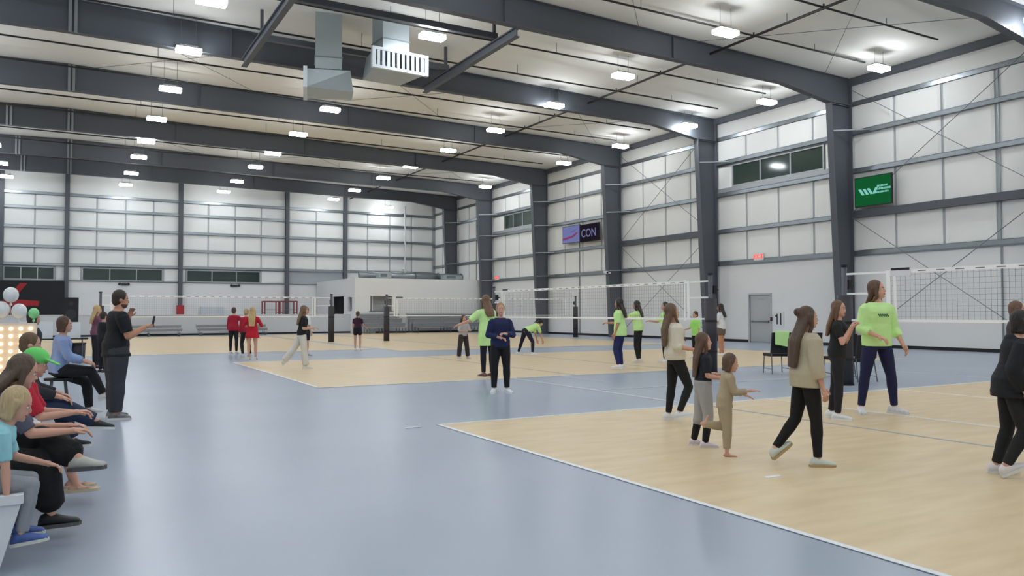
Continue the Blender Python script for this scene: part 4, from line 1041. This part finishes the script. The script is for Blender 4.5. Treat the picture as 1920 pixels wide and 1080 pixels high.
# seated spectators, all facing the courts
def sit(**kw):
    d = dict(lean=(8, 0), lL=((-.1, 1, -.12), (0, .08, -1)), lR=((.1, 1, -.12), (0, .08, -1)), aL=((-.2, .35, -1), (.1, .9, -.3)), aR=((.2, .35, -1), (-.1, .9, -.3)), curl=30)
    d.update(kw); return d
SF = 80
def seated(label, x, y, H, pose, top, bottom, shoes, hair, sk='fair', seat=.45, vox=.010, face=92, **kw):
    return person(label, x, y, H, face, pose, top, bottom, shoes, hair, sk, vox, seat=seat, **kw)
seated('blonde child in aqua tee and grey leggings seated at the bench end', -.47, 5.58, 1.2, sit(lean=(30, 0), head=(10, 4), aR=((.12, .1, -1), (.02, .05, -1)), lR=((.05, 1, -.12), (.1, -.16, -1)), lL=((-.1, 1, -.1), (0, -.2, -1)), fR=(15, -8)), dict(c=(150, 206, 216), sleeve=.42, add=.022, hem=-.04), LEG((146, 150, 156), add=.014), dict(c=(72, 98, 160), var=.4, sole=(210, 212, 205)), dict(c=(196, 172, 130), s='bob'), vox=.008, headk=1.16)
seated('brown-haired person in grey-blue tee and black trousers with crossed legs on bench', -.50, 6.25, 1.53, sit(lean=(26, 0), head=(0, 5), lR=((.02, 1, -.08), (.1, .12, -1)), lL=((.12, 1, .3), (.6, .5, -.28)), fL=(35, -5), aR=((.12, .5, -.75), (-.05, 1, .0)), aL=((-.1, .5, -.8), (.1, 1, .0))), dict(c=(86, 88, 106), sleeve=.44, add=.025, hem=-.05), dict(c=(17, 17, 19), add=.028, flare=.04, len=.9, name='trousers'), dict(c=(26, 26, 28), cL=(186, 186, 176), var=.2, sole=(90, 90, 88)), dict(c=(92, 74, 58), s='long', len=.14), vox=.009)
seated('person in green cap and red tee seated with beige sandals', -.40, 7.2, 1.5, sit(lean=(20, 0), head=(6, 6), lL=((-.08, 1, -.05), (0, .25, -1)), lR=((.08, 1, -.05), (0, .3, -1)), aR=((.12, .45, -.85), (0, 1, .1)), aL=((-.1, .5, -.8), (0, 1, -.1))), dict(c=(188, 34, 54), sleeve=.44, add=.025, hem=-.05), dict(c=(30, 31, 36), add=.022, len=.75, name='trousers'), dict(c=(206, 192, 166), sandal=True, sole=(206, 192, 166)), dict(c=(150, 120, 90), s='short', cap=(110, 214, 110)), vox=.010)
seated('brown-haired man in dark top and navy jeans with one leg raised', -.45, 9.5, 1.6, sit(lean=(14, 0), lL=((-.08, 1, -.05), (0, .35, -1)), lR=((.1, 1, .02), (.05, .95, -.5)), fR=(0, 5)), dict(c=(36, 40, 46), sleeve=.92, add=.03, hem=-.06), dict(c=(38, 52, 80), add=.026, flare=.015, name='jeans'), dict(c=(34, 36, 40)), dict(c=(104, 82, 60), s='short'), vox=.011, female=False)
seated('person in light blue shirt and black trousers on a dark stool', -.08, 13.5, 1.66, sit(lean=(6, 0), lL=((-.08, .9, -.5), (0, .1, -1)), lR=((.05, 1, -.05), (.0, .5, -1)), fR=(0, -10)), dict(c=(140, 162, 206), sleeve=.9, add=.03, hem=-.06), dict(c=(24, 25, 28), add=.024, name='trousers'), dict(c=(222, 222, 220)), dict(c=(84, 58, 40), s='bob'), vox=.013, seat=.56)
st = thing('stool', 'dark stool under the person in light blue shirt', 'stool', (-.08, 13.5, 0))
MB().tube((0, 0, .51), (0, 0, .545), .19, n=18).build('seat', M_BLACK, st)
for a in range(4): MB().tube((.2*math.cos(a*PI/2+.7), .2*math.sin(a*PI/2+.7), 0), (.12*math.cos(a*PI/2+.7), .12*math.sin(a*PI/2+.7), .51), .014).build('leg', M_CHROME, st)
person('dark-haired person in charcoal jacket standing by the golden bulb panel', -.45, 14.2, 1.5, 75, {}, dict(c=(46, 48, 52), sleeve=.95, add=.035, hem=-.1), dict(c=(36, 38, 44), add=.02, name='trousers'), dict(c=(40, 40, 42)), dict(c=(60, 46, 38), s='bob'), vox=.013)
person('blonde woman in mauve top and black trousers standing behind the filming man', .72, 24.0, 1.68, 75, dict(aR=((.15, .3, -1), (0, .9, .3))), dict(c=(120, 74, 92), sleeve=.5, add=.025), dict(c=(26, 26, 32), add=.014, name='trousers'), dict(c=(40, 40, 44)), dict(c=(200, 168, 120), s='long', len=.2), vox=.018)
person('person in black jacket standing beside the table, behind the filming man', .82, 22.2, 1.5, 60, {}, dict(c=(24, 25, 30), sleeve=.95, add=.03), dict(c=(22, 23, 28), add=.016, name='trousers'), dict(c=(40, 40, 44)), dict(c=DBROWN, s='short'), vox=.018)
